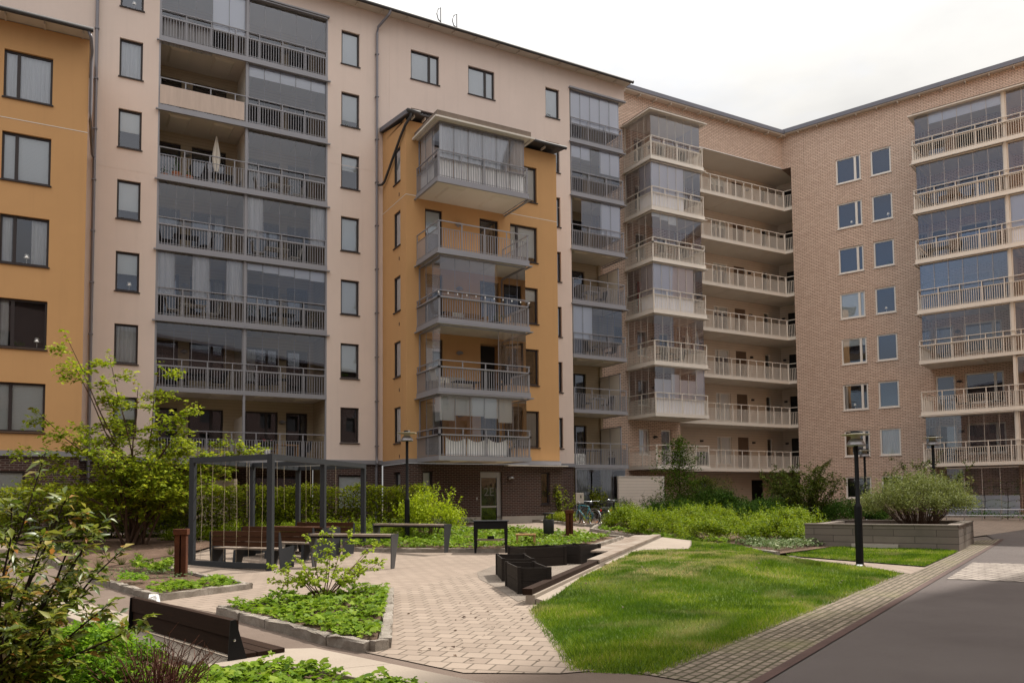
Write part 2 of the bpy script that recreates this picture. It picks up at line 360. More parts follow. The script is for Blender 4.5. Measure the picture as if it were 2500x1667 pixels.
# ---------------------------------------------------------------- building kit (facade frame: x along the wall, y into the house, z up)
def wall(mb, x0, x1, z0, z1, holes=(), y=0.0, d=.45, m=0, mi=1, rev=None):
    rev = m if rev is None else rev
    xs = sorted({x0, x1, *[min(max(h[i], x0), x1) for h in holes for i in (0, 1)]})
    zs = sorted({z0, z1, *[min(max(h[i], z0), z1) for h in holes for i in (2, 3)]})
    for i in range(len(xs)-1):
        for j in range(len(zs)-1):
            cx = (xs[i]+xs[i+1])/2; cz = (zs[j]+zs[j+1])/2
            if any(h[0] < cx < h[1] and h[2] < cz < h[3] for h in holes): continue
            mb.quad((xs[i],y,zs[j]), (xs[i+1],y,zs[j]), (xs[i+1],y,zs[j+1]), (xs[i],y,zs[j+1]), m)
    for a, b, c, e in holes:
        f = y+d
        mb.quad((a,y,c), (a,f,c), (a,f,e), (a,y,e), rev); mb.quad((b,f,c), (b,y,c), (b,y,e), (b,f,e), rev)
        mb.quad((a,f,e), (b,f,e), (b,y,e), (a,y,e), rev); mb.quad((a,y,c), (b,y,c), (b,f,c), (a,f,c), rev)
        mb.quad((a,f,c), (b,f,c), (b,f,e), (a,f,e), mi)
_wc = {}
def folds(mb, x0, x1, y, z0, z1, amp=.03, pitch=.13, m=0):
    n = max(4, int((x1-x0)/pitch*4)); vs = []; fs = []
    for i in range(n+1):
        x = x0+(x1-x0)*i/n; yy = y+amp*math.sin(i*math.pi/2+.3)*(.7+.3*math.sin(i*1.7)); vs += [(x,yy,z0), (x,yy*.6+y*.4,z1)]
    for i in range(n): fs.append((2*i, 2*i+2, 2*i+3, 2*i+1))
    mb.add(vs, fs, m)
def window(par, x0, z0, w, h, fm='frame', mull=(), dress=None, sill=True, inset=.10, t=.07, rz=None, T=None, name='window', transom=None, y0=0.0):
    """frame with its pane, sill and whatever hangs behind the glass; one shared mesh per size"""
    key = ('f', round(w,3), round(h,3), fm, mull, inset, t, transom)
    if key not in _wc:
        mb = MB()
        mb.box(0, w, inset, inset+.075, 0, t); mb.box(0, w, inset, inset+.075, h-t, h)
        mb.box(0, t, inset, inset+.075, t, h-t); mb.box(w-t, w, inset, inset+.075, t, h-t)
        for f in mull: mb.box(w*f-t*.75, w*f+t*.75, inset-.004, inset+.07, t, h-t)
        if transom: mb.box(t, w-t, inset-.003, inset+.07, transom-t*.6, transom+t*.6)
        p = MB(); e = sorted([t*.8]+[w*f for f in mull]+[w-t*.8])
        for a, b in zip(e[:-1], e[1:]): p.quad((a,inset+.04,t*.8), (b,inset+.04,t*.8), (b,inset+.04,h-t*.8), (a,inset+.04,h-t*.8))
        s = MB(); s.add([(-.04,-.05,-.05),(w+.04,-.05,-.05),(w+.04,inset,-.05),(-.04,inset,-.05),(-.04,-.05,-.012),(w+.04,-.05,-.012),(w+.04,inset,.0),(-.04,inset,.0)],
                         [(3,2,1,0),(4,5,6,7),(0,1,5,4),(1,2,6,5),(2,3,7,6),(3,0,4,7)])
        _wc[key] = (mb.mesh(name, M[fm]), p.mesh('pane', M['glass']), s.mesh('sill', M[fm]))
    a, b, c = _wc[key]
    o = obj(name, a, par, T(x0, y0, z0) if T else (x0, y0, z0), rz)
    obj('pane', b, o)
    if sill: obj('sill', c, o)
    for dr in (dress or ()):
        k2 = ('d', round(w,3), round(h,3), dr, inset)
        if k2 not in _wc:
            q = MB(); y = inset+.085; ty = dr[0]
            if ty in ('roller', 'blind', 'grey_cloth'):
                q.quad((t*.5,y,h*(1-dr[1])), (w-t*.5,y,h*(1-dr[1])), (w-t*.5,y,h-t*.5), (t*.5,y,h-t*.5)); nm = 'blind'; mt = M[ty]
            elif ty == 'curtain':
                folds(q, w*dr[1]+t*.4, w*dr[2]-t*.4, y+.04, .03, h-t*.4); nm = 'curtain'; mt = M['curtain']
            elif ty == 'lamp':
                q.lathe([(.10,.20),(.065,.34),(0,.345)], (w*dr[1], y+.03, t), 10); q.tube([(w*dr[1],y+.03,t),(w*dr[1],y+.03,t+.22)], .012, 6); nm = 'table_lamp'; mt = M['lamp_white']
            elif ty == 'plant':
                for i in range(14):
                    an = i*2.4; q.add([(w*dr[1],y,t),(w*dr[1]+.14*math.cos(an),y+.05*math.sin(an),t+.12+.02*(i%5)),(w*dr[1]+.17*math.cos(an+.3),y+.06*math.sin(an+.3),t+.06+.03*(i%4))], [(0,1,2)])
                nm = 'potted_plant'; mt = M['L_green']
            _wc[k2] = (q.mesh(nm, mt), nm)
        obj(_wc[k2][1], _wc[k2][0], o)
    return o
def railing(mb, pts, z, hz=1.30, bz=1.0, fz=.19, post=1.05, sp=.108, m=0, ledge=False, offs=.035):
    """bars, posts and handrail along a plan polyline; z = underside of the slab"""
    for a, b in zip(pts[:-1], pts[1:]):
        a = Vector((*a, 0)); b = Vector((*b, 0)); L = (b-a).length; d = (b-a)/L
        nb = max(1, int(L/sp))
        P = lambda t, zz: (a.x+d.x*t, a.y+d.y*t, z+zz)
        for i in range(nb):
            t = (i+.5)*L/nb; mb.beam(P(t, fz-.02), P(t, bz), .018, .026, m, up=(d.x, d.y, 0))
        npst = max(1, round(L/post))
        for i in range(npst+1):
            t = min(max(i*L/npst, .03), L-.03); mb.beam(P(t, fz-.05), P(t, hz-.02), .042, .03, m, up=(-d.y, d.x, 0))
        mb.beam(P(-.02, hz), P(L+.02, hz), .05, .035, m)
        if ledge: mb.beam(P(-.05, bz+.03), P(L+.05, bz+.03), .10, .05, m)
        else: mb.beam(P(0, bz), P(L, bz), .035, .014, m)
        mb.beam(P(0, fz+.06), P(L, fz+.06), .03, .014, m)
def balcony(par, x0, x1, y0, y1, zb, metal, sides='F', posts=1.05, rail=True, ledge=False, name='balcony', eave=False, soffit='white_soffit', lip=None):
    mb = MB()
    mb.box(x0+.03, x1-.03, y0+.03, y1, zb+.03, zb+.17, 1)
    for i in range(max(2, int((x1-x0)/1.6))):               # shallow panels cast into the underside
        n = max(2, int((x1-x0)/1.6)); xa = x0+(x1-x0)*(i+.5)/n; mb.add([(xa-.42,y0+.4,zb+.03),(xa+.42,y0+.4,zb+.03),(xa+.42,y1-.4,zb+.03),(xa-.42,y1-.4,zb+.03),(xa-.34,y0+.48,zb-.03),(xa+.34,y0+.48,zb-.03),(xa+.34,y1-.48,zb-.03),(xa-.34,y1-.48,zb-.03)], [(7,6,5,4),(0,1,5,4),(1,2,6,5),(2,3,7,6),(3,0,4,7)], 1)
    mb.box(x0, x1, y0, y0+.03, zb, zb+.19, 0)
    if 'L' in sides: mb.box(x0, x0+.03, y0+.03, y1, zb, zb+.19, 0)
    if 'R' in sides: mb.box(x1-.03, x1, y0+.03, y1, zb, zb+.19, 0)
    if eave:
        mb.box(x0-.10, x1+.10, y0-.10, y0-.01, zb-.075, zb-.03, 0)
        if 'L' in sides: mb.box(x0-.10, x0-.01, y0-.01, y1, zb-.075, zb-.03, 0)
        if 'R' in sides: mb.box(x1+.01, x1+.10, y0-.01, y1, zb-.075, zb-.03, 0)
    o = mb.build(name, [M[metal], M[soffit]], par)
    if rail:
        rb = MB(); pts = [(x0+.04, y0+.04), (x1-.04, y0+.04)]
        if 'L' in sides: pts = [(x0+.04, y1)]+pts
        if 'R' in sides: pts = pts+[(x1-.04, y1)]
        railing(rb, pts, zb, post=posts, ledge=ledge)
        rb.build('railing', M[metal], o)
    return o
def glazing(bal, pts, z0, z1, pitch=.66, metal='grey', dress=None, skip=()):
    """frameless panes in a track along a plan polyline; dress = {pane: (kind, top, bottom)} fractions of the height"""
    runs = [MB()]; f = MB(); k = 0; dd = {}
    for a, b in zip(pts[:-1], pts[1:]):
        a = Vector((*a, 0)); b = Vector((*b, 0)); L = (b-a).length; d = (b-a)/L; n = max(1, round(L/pitch)); inn = Vector((-d.y, d.x, 0))
        f.beam((a.x,a.y,z1), (b.x,b.y,z1), .05, .06); f.beam((a.x,a.y,z0-.01), (b.x,b.y,z0-.01), .045, .035)
        for i in range(n):
            p = a+d*(L*i/n+.006); q = a+d*(L*(i+1)/n-.006)
            if k in skip:
                if runs[-1].f: runs.append(MB())
            else:
                runs[-1].quad((p.x,p.y,z0), (q.x,q.y,z0), (q.x,q.y,z1-.03), (p.x,p.y,z1-.03))
                if i: f.beam((p.x-d.x*.006,p.y-d.y*.006,z0), (p.x-d.x*.006,p.y-d.y*.006,z1-.03), .012, .02, up=tuple(inn))
            if dress and k in dress:
                for kind, t0, t1 in dress[k]:
                    mb = dd.setdefault(kind, MB()); h = z1-z0; za = z0+h*t0; zb_ = z0+h*t1; o = inn*.07
                    if kind == 'curtain' or kind == 'grey_cloth':
                        nn = 10
                        for s in range(nn):
                            u = p+(q-p)*s/nn+o+inn*(.03*math.sin(s*2.1)); v = p+(q-p)*(s+1)/nn+o+inn*(.03*math.sin((s+1)*2.1))
                            mb.quad((u.x,u.y,za), (v.x,v.y,za), (v.x,v.y,zb_), (u.x,u.y,zb_))
                    else:
                        u = p+o; v = q+o; mb.quad((u.x,u.y,za), (v.x,v.y,za), (v.x,v.y,zb_), (u.x,u.y,zb_))
            k += 1
    for e in (pts[0], pts[-1]): f.beam((*e, z0), (*e, z1), .05, .05)
    for g in runs:
        if g.f: g.build('glazing', M['bglass'], bal)
    f.build('glazing_frame', M[metal], bal)
    for kind, mb in dd.items():
        mb.build({'curtain': 'curtain', 'grey_cloth': 'curtain', 'frosted': 'frosted_panel'}.get(kind, 'blind'), M[kind], bal)
def door(par, x0, z0, w, h, fm='frame', inset=.10, y0=0.0, rz=None, T=None, panel=None, kick=.0, name='door'):
    o = None
    if panel:
        key = ('p', w, h, panel, inset)
        if key not in _wc:
            mb = MB(); mb.box(0, w, inset, inset+.06, 0, h, 0); mb.box(.06, w-.06, inset-.006, inset, .06, h-.06, 0)
            hd = MB(); hd.beam((w-.12, inset-.05, 1.0), (w-.24, inset-.05, 1.0), .02, .02); hd.beam((w-.12, inset, 1.0), (w-.12, inset-.05, 1.0), .02, .02)
            _wc[key] = (mb.mesh(name, M[panel]), hd.mesh('handle', M['chrome']))
        o = obj(name, _wc[key][0], par, T(x0, y0, z0) if T else (x0, y0, z0), rz); obj('handle', _wc[key][1], o)
    else:
        o = window(par, x0, z0, w, h, fm, (), None, False, inset, .09, rz, T, name, transom=kick or None, y0=y0)
    return o
def wall_lamp(par, x, y, z, mt='grey', name='wall_lamp'):
    key = ('wl', mt)
    if key not in _wc:
        mb = MB(); mb.lathe([(.001,.11),(.07,.10),(.13,.06),(.16,0),(.15,-.01),(.001,-.01)], (0,-.10,0), 14); mb.box(-.05,.05,-.02,0,-.05,.08)
        _wc[key] = mb.mesh(name, M[mt], True)
    return obj(name, _wc[key], par, (x, y, z))
ZB = [6.0+2.85*k for k in range(-1, 6)]                     # undersides of the floor slabs, -1 = first balcony floor
S3 = 3.17
# ================= left orange block
bL = thing('apartment_block', 'orange plastered apartment block without balconies, its wide dark framed windows stacked in one row', 'building', (-1.99, 31.55, 0))
rows = [15.37, 12.52, 9.68, 6.83, 4.0]
hL = [(x, x+1.44, z, z+1.66) for z in rows for x in (0, -3.4)]
mb = MB(); wall(mb, -8, 2.54, 3.38, 18.0, hL)
mb.quad((2.54,0,3.38), (2.54,3.0,3.38), (2.54,3.0,18.6), (2.54,0,18.0))
mb.quad((-8,0,18.0),(2.54,0,18.0),(2.54,3.0,18.6),(-8,3.0,18.6))
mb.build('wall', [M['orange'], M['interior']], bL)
mb = MB(); mb.box(-8, 2.54, -.008, 0, 14.625, 14.65); mb.box(2.54, 2.548, 0, 3, 14.625, 14.65); mb.build('seam', M['cream'], bL)
mb = MB(); wall(mb, -8, 2.5, -.3, 3.2, [(-.2, .9, 1.2, 2.7)], y=.04); mb.quad((2.5,.04,-.3),(2.5,3,-.3),(2.5,3,3.2),(2.5,.04,3.2)); mb.build('base_wall', [M['dark_brick'], M['interior']], bL)
mb = MB(); mb.box(-8, 2.58, -.04, .03, 3.2, 3.38); mb.box(2.5, 2.58, .03, 3, 3.2, 3.38); mb.build('flashing', M['grey'], bL)
dL = [(('curtain', 0, 1),), (('blind', 1.0),), (('curtain', .62, 1), ('curtain', 0, .26), ('lamp', .55)), (('curtain', 0, .24), ('lamp', .80), ('plant', .45)), (('blind', 1.0),)]
for i, z in enumerate(rows):
    window(bL, 0, z, 1.44, 1.66, 'frame', (.30,), dL[i]); window(bL, -3.4, z, 1.44, 1.66, 'frame', (.30,), (('blind', .7),))
window(bL, -.2, 1.2, 1.1, 1.5, 'frame', (), (('blind', 1.0),))
mb = MB(); mb.box(-8, 2.62, -.62, 3.0, 18.03, 18.09, 1); mb.add([(-8,-.62,18.09),(2.62,-.62,18.09),(2.62,3,18.7),(-8,3,18.7)], [(0,1,2,3)])
for i in range(9): mb.box(2.3-i*1.15, 2.35-i*1.15, -.5, -.1, 17.93, 18.03, 1)
mb.build('roof', [M['gutter'], M['soffit']], bL)
mb = MB(); mb.tube([(-8,-.68,18.04),(2.64,-.68,18.04)], .085, 8); mb.build('gutter', M['gutter'], bL, True)
mb = MB(); mb.tube([(2.50,-.66,18.0),(2.58,-.60,17.8),(2.62,-.3,17.5),(2.62,-.06,17.2),(2.62,-.06,15.4),(2.62,.1,15.1),(2.76,2.6,14.9),(2.80,2.82,14.9)], .055, 8)
mb.build('downpipe', M['pipe'], bL, True)

# ================= pink main house
bP = thing('apartment_house', 'tall pale pink plastered apartment house with grey balcony bays and dark framed windows', 'building', (0, 34.5, 0))
top = lambda k: 8.54+2.85*k
H = []
wins = []
for k in range(-2, 6):
    z1 = top(k); z0 = z1-1.55
    if k >= -1:
        H.append((1.66, 2.50, z0, z1)); wins.append((1.66, z0, .84, 1.55, ()))
        H.append((10.62, 11.46, z0, z1)); wins.append((10.62, z0, .84, 1.55, ()))
        H.append((21.38, 22.21, z0, z1)); wins.append((21.38, z0, .83, 1.55, ()))
for z0, z1 in ((21.37, 22.78), (18.55, 19.95)):
    for xa in (13.96, 16.96): H.append((xa, xa+1.45, z0, z1)); wins.append((xa, z0, 1.45, z1-z0, (.67,)))
H.append((-2.5, -1.31, 18.45, 20.0)); wins.append((-2.5, 18.45, 1.19, 1.55, (.6,)))
mb = MB()
wall(mb, -6, 3.09, 3.38, 24.2, [h for h in H if h[0] < 3]); wall(mb, 10.0, 22.85, 3.38, 24.2, [h for h in H if h[0] > 9])
wall(mb, 3.09, 10.0, 23.10, 24.2); wall(mb, 22.85, 26.42, 23.08, 24.2)
mb.quad((26.42,0,23.08),(26.42,2.2,23.08),(26.42,2.2,24.2),(26.42,0,24.2)); mb.quad((22.85,2.2,23.08),(26.42,2.2,23.08),(26.42,0,23.08),(22.85,0,23.08),2)
mb.quad((3.09,2.1,23.10),(10,2.1,23.10),(10,0,23.10),(3.09,0,23.10),2)
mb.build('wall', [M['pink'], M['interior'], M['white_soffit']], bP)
mb = MB(); mb.box(12.9, 12.908, -.004, 0, 3.4, 24.1); mb.box(10.0, 22.85, -.004, 0, 16.545, 16.56); mb.box(-6, 3.09, -.004, 0, 14.645, 14.66); mb.build('seam', M['pink'], bP)
for a, b, hh in ((-6, 3.09, [(1.5, 2.5, 1.3, 2.75)]), (10.0, 12.55, [(10.55, 11.85, 1.2, 2.72)]), (20.2, 22.85, [])):
    mb = MB(); wall(mb, a, b, -.3, 3.2, hh, y=.05); mb.build('base_wall', [M['dark_brick'], M['interior']], bP)
window(bP, 10.55, 1.2, 1.3, 1.52, 'frame', (), (('roller', .95),), y0=.05); window(bP, 1.5, 1.3, 1.0, 1.45, 'frame', (), (('roller', .6),), y0=.05)
for a, b in ((-6, 3.09), (10.0, 12.55), (20.2, 22.85)): mb = MB(); mb.box(a, b, -.045, .04, 3.2, 3.38); mb.build('flashing', M['grey'], bP)
dress = [(('roller', 1),), (('blind', 1),), (('roller', .55),), (('roller', .62), ('lamp', .3)), (('roller', 1),), (('curtain', 0, 1),), (('blind', .9), ('plant', .3)), (('blind', .45),), (('roller', .55), ('lamp', .6)), None, (('blind', .8), ('plant', .3)), (('roller', .75),)]
for i, (x, z, w, h, ml) in enumerate(wins):
    if z < 9.0 and i % 2 and x > 9: d = None if i % 3 else (('blind', .8), ('plant', .4))
    elif w > 1.3: d = (('blind', 1.0),)
    else: d = dress[(i*5+2) % len(dress)]
    window(bP, x, z, w, h, 'frame', ml, d)
# big balcony bay: back wall with doors and windows
mb = MB(); holes = []
for zb in ZB: holes += [(3.25, 4.20, zb+.20, zb+2.42), (4.64, 6.06, zb+.85, zb+2.42), (6.98, 8.40, zb+.85, zb+2.42), (8.76, 9.73, zb+.20, zb+2.42)]
wall(mb, 3.09, 10.0, 3.1, 23.1, holes, y=2.1, d=.4)
mb.quad((3.09,0,.2),(3.09,2.1,.2),(3.09,2.1,23.1),(3.09,0,23.1)); mb.quad((10,2.1,.2),(10,0,.2),(10,0,23.1),(10,2.1,23.1))
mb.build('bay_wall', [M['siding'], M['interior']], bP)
mb = MB(); wall(mb, 3.09, 10.0, -.3, 3.14, [(3.4, 4.4, .5, 2.7), (4.9, 6.0, .6, 2.7), (7.2, 9.4, .6, 2.7)], y=2.2, d=.3); mb.build('base_wall', [M['dark_brick'], M['interior']], bP)
for i, (a, b) in enumerate(((3.4, 1.0), (4.9, 1.1))): door(bP, a, .6, b, 2.1, 'frame', y0=2.2)
window(bP, 7.2, .6, 2.2, 2.1, 'frame', (.5,), None, False, y0=2.2)
for k, zb in enumerate(ZB):
    door(bP, 3.25, zb+.2, .95, 2.22, y0=2.1); door(bP, 8.76, zb+.2, .97, 2.22, y0=2.1)
    window(bP, 4.64, zb+.85, 1.42, 1.57, 'frame', (.66,), (('curtain', .5, 1),) if k in (2, 3) else None, True, y0=2.1)
    window(bP, 6.98, zb+.85, 1.42, 1.57, 'frame', (.66,), (('curtain', .0, .35),) if k in (1, 4) else None, True, y0=2.1)
    wall_lamp(bP, 4.43, 2.1, zb+1.95); wall_lamp(bP, 8.58, 2.1, zb+1.95)
GL = {  # storey: (left dressing or None when open, right dressing)
 6: ({3: [('frosted', 0, 1)], 4: [('frosted', 0, 1)], 0: [('grey_cloth', -.6, 0)], 1: [('grey_cloth', -.6, 0)], 2: [('grey_cloth', -.6, 0)]}, {}),
 5: (None, {i: [('frosted', .72, 1)] for i in range(5)}), 4: (None, {}),
 3: ({}, {0: [('curtain', 0, 1)], 4: [('curtain', 0, 1)]}),
 2: ({0: [('curtain', 0, 1)], 1: [], 2: [('curtain', 0, 1)], 4: [('curtain', 0, 1)]}, {i: [('frosted', .82-.02*i, 1)] for i in range(5)}),
 1: ({}, {}), 0: (None, None)}
for k, zb in enumerate(ZB):
    o = balcony(bP, 3.09, 10.0, -.02, 2.1, zb, 'grey', 'F', 1.0, soffit='soffit', eave=(k > 1))
    lg, rg = GL[k]; zt = zb+2.85-.05
    for (xa, xb), d in (((3.15, 6.46), lg), ((6.60, 9.95), rg)):
        if d is None: continue
        dd_ = {}
        for p, v in d.items(): dd_[p] = v
        glazing(o, [(xa, .09), (xb, .09)], zb+1.0, zt, .66, 'grey', dd_)
        q = MB(); q.box(xa, xb, .0, .10, zb+.99, zb+1.05); q.build('glazing_track', M['grey'], o); q = MB(); q.box(xa, xb, -.10, .02, zt-.02, zt+.03); q.build('glazing_track', M['grey'], o)
    q = MB(); q.box(6.48, 6.58, .0, .12, zb+.19, zb+2.85); q.box(6.51, 6.55, .12, 2.1, zb+.19, zb+2.85 if k not in (0,) else zb+2.0, 1); q.build('partition', [M['grey'], M['screen']], o)
    for xs in (3.09, 9.94): q = MB(); q.box(xs, xs+.06, .0, .1, zb+.19, zb+2.85); q.build('side_post', M['grey'], o)
mb = MB(); mb.box(3.05, 10.04, -.14, .0, 23.10, 23.16); mb.build('bay_lintel', M['grey'], bP)
mb = MB(); mb.box(22.8, 26.44, -.14, 0, 23.06, 23.14); mb.build('bay_lintel', M['grey'], bP)
# right-hand balcony bay, open to the right
mb = MB(); holes = []
for zb in ZB: holes += [(23.75, 25.12, zb+.2, zb+2.42)]
wall(mb, 22.85, 25.98, 3.1, 23.08, holes, y=2.16, d=.4); mb.quad((22.85,0,-.3),(22.85,2.16,-.3),(22.85,2.16,23.08),(22.85,0,23.08))
mb.box(25.98, 26.12, 2.02, 2.18, 3.1, 23.08)
mb.build('bay_wall', [M['siding'], M['interior']], bP)
for k, zb in enumerate(ZB): window(bP, 23.75, zb+.2, 1.37, 2.22, 'frame', (.5,), (('curtain', .0, .3),) if k % 2 else None, False, y0=2.16)
G2 = {6: {i: [('frosted', 0, 1)] for i in range(5)}, 5: {0: [('frosted', .62, 1)], 1: [('frosted', .6, 1)], 3: [('frosted', .3, 1)], 4: [('frosted', .3, 1)]}, 4: {1: [], 2: [], 3: [('frosted', 0, 1)], 4: [('frosted', 0, 1)]}, 2: {0: [('frosted', 0, 1)], 1: [('frosted', 0, 1)]}}
for k, zb in enumerate(ZB):
    o = balcony(bP, 22.87, 26.3, -.02, 2.14, zb, 'grey', 'FR', 1.1, eave=(k in (3, 4, 5, 6)))
    zt = zb+2.8
    if k in G2: glazing(o, [(22.95, .10), (26.1, .10), (26.1, 2.1)], zb+1.0, zt, .63, 'grey', G2[k], skip=(0,) if k == 4 else ())
    if k in (0, 1, 3):
        q = MB(); q.box(25.98, 26.02, .25, 2.1, zb+.19, zb+2.2, 1); q.box(25.97, 26.03, .2, .25, zb+.19, zb+2.25); q.box(25.97, 26.03, 1.15, 1.19, zb+.19, zb+2.2); q.box(25.97, 26.03, .2, 2.1, zb+2.2, zb+2.25)
        q.build('privacy_screen', [M['grey'], M['screen']], o)
# ground floor glazed room under it
o = MB(); o.box(22.85, 26.2, -.02, 2.1, .35, .52); o = o.build('garden_room', M['plinth'], bP)
glazing(o, [(22.95, .02), (26.1, .02), (26.1, 2.1)], .52, 3.1, .8, 'grey', {0: [('grey_cloth', 0, 1)], 2: [('grey_cloth', 0, 1)], 4: [('grey_cloth', 0, 1)]}, skip=())
mb = MB(); wall(mb, 22.85, 26.4, -.3, 3.1, [(23.3, 24.3, .55, 2.7)], y=2.2); mb.build('base_wall', [M['dark_brick'], M['interior']], bP)
# roof edge
mb = MB(); mb.box(-6, 26.55, -.50, 4, 24.03, 24.10, 1); mb.add([(-6,-.50,24.10),(26.55,-.50,24.10),(26.55,9,26.3),(-6,9,26.3)], [(0,1,2,3)]); mb.quad((26.56,-.50,24.02),(26.56,9,24.02),(26.56,9,26.3),(26.56,-.50,24.10))
for i in range(27): mb.box(-5.6+i*1.2, -5.55+i*1.2, -.42, -.12, 23.95, 24.025, 1)
for i in range(12): mb.box(-2+i*2.4, -1.97+i*2.4, -.1, .02, 24.22, 24.30)
mb.build('roof', [M['gutter'], M['soffit']], bP)
mb = MB(); mb.tube([(-6,-.57,24.05),(26.6,-.57,24.05)], .075, 8); mb.tube([(26.6,-.57,24.05),(26.62,-.57,24.05)], .09, 8); mb.build('gutter', M['gutter'], bP, True)
mb = MB(); mb.tube([(12.75,-.57,24.0),(12.68,-.52,23.8),(12.3,-.12,23.3),(12.26,-.10,23.0),(12.26,-.10,3.5),(12.26,-.16,3.25),(12.26,-.05,3.05),(12.26,-.03,.3)], .06, 8)
for z in range(4, 23, 2): mb.box(12.18, 12.34, -.17, -.02, z, z+.04)
mb.build('downpipe', M['pipe'], bP)
mb = MB(); mb.tube([(.85,-.10,24.0),(.85,-.10,3.3),(.85,-.03,.3)], .06, 8)
for z in range(4, 23, 2): mb.box(.77, .93, -.17, -.02, z, z+.04)
mb.build('downpipe', M['pipe'], bP)

# ================= orange tower in front of the pink house
bT = thing('apartment_tower', 'orange plastered stair tower with dark brick base and hanging grey balconies', 'building', (12.57, 31.65, 0))
WT, DT = 7.59, 2.85
rows = [15.33, 12.50, 9.64, 6.79, 3.94]
TH = [(5.07, 6.51, z, z+1.66) for z in rows]
TZ = [3.17, 5.89, 8.72, 11.56, 14.48]
for zb in TZ: TH += [(.88, 1.69, zb+.35, zb+2.60), (3.51, 4.46, zb+.2, zb+2.60)]
mb = MB(); wall(mb, 0, WT, 3.33, 17.85, TH)
side = MB(T=lambda u, d, z: (d, DT-u, z)); SH = [(1.43, 2.2, z+.12, z+1.65) for z in rows]
wall(side, 0, DT, 3.33, 17.95, SH); mb.v += []
b0 = len(mb.v); mb.v += side.v; mb.f += [[i+b0 for i in f] for f in side.f]; mb.m += side.m
mb.quad((WT,0,3.33),(WT,DT,3.33),(WT,DT,18.4),(WT,0,17.85)); mb.add([(0,0,17.85),(0,DT,17.95),(0,DT,18.4)], [(2,1,0)])
mb.build('wall', [M['orange'], M['interior']], bT)
mb = MB(); mb.box(0, WT, -.006, 0, 14.60, 14.625); mb.box(-.006, 0, 0, DT, 14.60, 14.625); mb.build('seam', M['cream'], bT)
mb = MB(); BH = [(.73, 1.19, 1.1, 2.82), (3.46, 4.54, .52, 2.81), (6.57, 7.05, 1.35, 2.81)]
wall(mb, .02, WT+.18, .84, 3.14, [(a, b, max(c, .84), e) for a, b, c, e in BH], y=.0)
sb = MB(T=lambda u, d, z: (.02+d, DT-u, z)); wall(sb, 0, DT, .84, 3.14, [(1.3, 2.1, 1.1, 2.80)])
b0 = len(mb.v); mb.v += sb.v; mb.f += [[i+b0 for i in f] for f in sb.f]; mb.m += sb.m
mb.quad((WT+.18,0,.84),(WT+.18,DT,.84),(WT+.18,DT,3.14),(WT+.18,0,3.14))
mb.build('base_wall', [M['dark_brick'], M['interior']], bT)
mb = MB(); wall(mb, .02, WT+.18, -.3, .84, [(3.46, 4.54, .52, .84)], y=-.012, d=.3, mi=0); mb.quad((.02,DT,-.3),(.02,-.012,-.3),(.02,-.012,.84),(.02,DT,.84)); mb.quad((WT+.18,-.012,-.3),(WT+.18,DT,-.3),(WT+.18,DT,.84),(WT+.18,-.012,.84)); mb.build('plinth', M['plinth'], bT)
mb = MB(); mb.box(-.05, WT+.05, -.05, .02, 3.15, 3.33); mb.box(-.05, .02, .02, DT, 3.15, 3.33); mb.build('flashing', M['grey'], bT)
mb = MB(); mb.box(4.62, WT+.2, -.42, -.05, 3.07, 3.11); mb.build('canopy', M['cream'], bT)
for i, z in enumerate(rows): window(bT, 5.07, z, 1.44, 1.66, 'frame', (.28,), ((('roller', .9),), (('roller', .85),), (('blind', .35),), None, (('grey_cloth', 1),))[i])
for i, z in enumerate(rows): window(bT, 0, z+.12, .77, 1.53, 'frame', (), (('blind', 1.0),) if i % 2 else (('roller', 1.0),), True, inset=.035, t=.055, rz=-math.pi/2, T=lambda x, y, zz: (x, DT-1.43, zz))
window(bT, .73, 1.1, .46, 1.72, 'frame', (), (('blind', .9),)); window(bT, 6.57, 1.35, .48, 1.46, 'frame', (), None)
window(bT, .02, 1.1, .8, 1.7, 'frame', (), (('roller', .5),), True, rz=-math.pi/2, T=lambda x, y, zz: (x, DT-1.3, zz))
for i, zb in enumerate(TZ):
    window(bT, .88, zb+.35, .81, 2.25, 'frame', (), ((('roller', .5),), (('blind', .8),), None, (('roller', .45),), (('roller', .9),))[i], False)
    if i != 1: door(bT, 3.51, zb+.2, .95, 2.40, y0=.0)
    wall_lamp(bT, 2.45, 0, zb+2.05)
# open balcony door on the second lowest balcony
o = door(bT, 4.46, TZ[1]+.2, .95, 2.40, y0=-.05, rz=R(232))
# entrance door
dm = MB(); dm.box(0,1.08,.10,.18,2.11,2.29); dm.box(0,.09,.10,.18,0,2.11); dm.box(.88,1.08,.10,.18,0,2.11); dm.box(.09,.88,.10,.18,0,.16); dm.box(.09,.88,.10,.18,.72,.80); dm.box(.09,.88,.10,.18,2.03,2.11); dm.box(.86,.885,.085,.10,.02,2.11)
dm.box(0,1.08,.16,.20,0,2.29,1)
o = dm.build('entrance_door', [M['alu'], M['interior']], bT, loc=(3.46, 0, .52))
p = MB(); p.quad((.09,.14,.16),(.88,.14,.16),(.88,.14,.72),(.09,.14,.72)); p.quad((.09,.14,.8),(.88,.14,.8),(.88,.14,2.03),(.09,.14,2.03)); p.build('pane', M['glass'], o)
hb = MB(); hb.tube([(.80,.05,.85),(.80,.05,1.55)], .014, 8); hb.tube([(.80,.05,.9),(.80,.13,.9)], .01, 6); hb.tube([(.80,.05,1.5),(.80,.13,1.5)], .01, 6); hb.build('handle', M['chrome'], o)
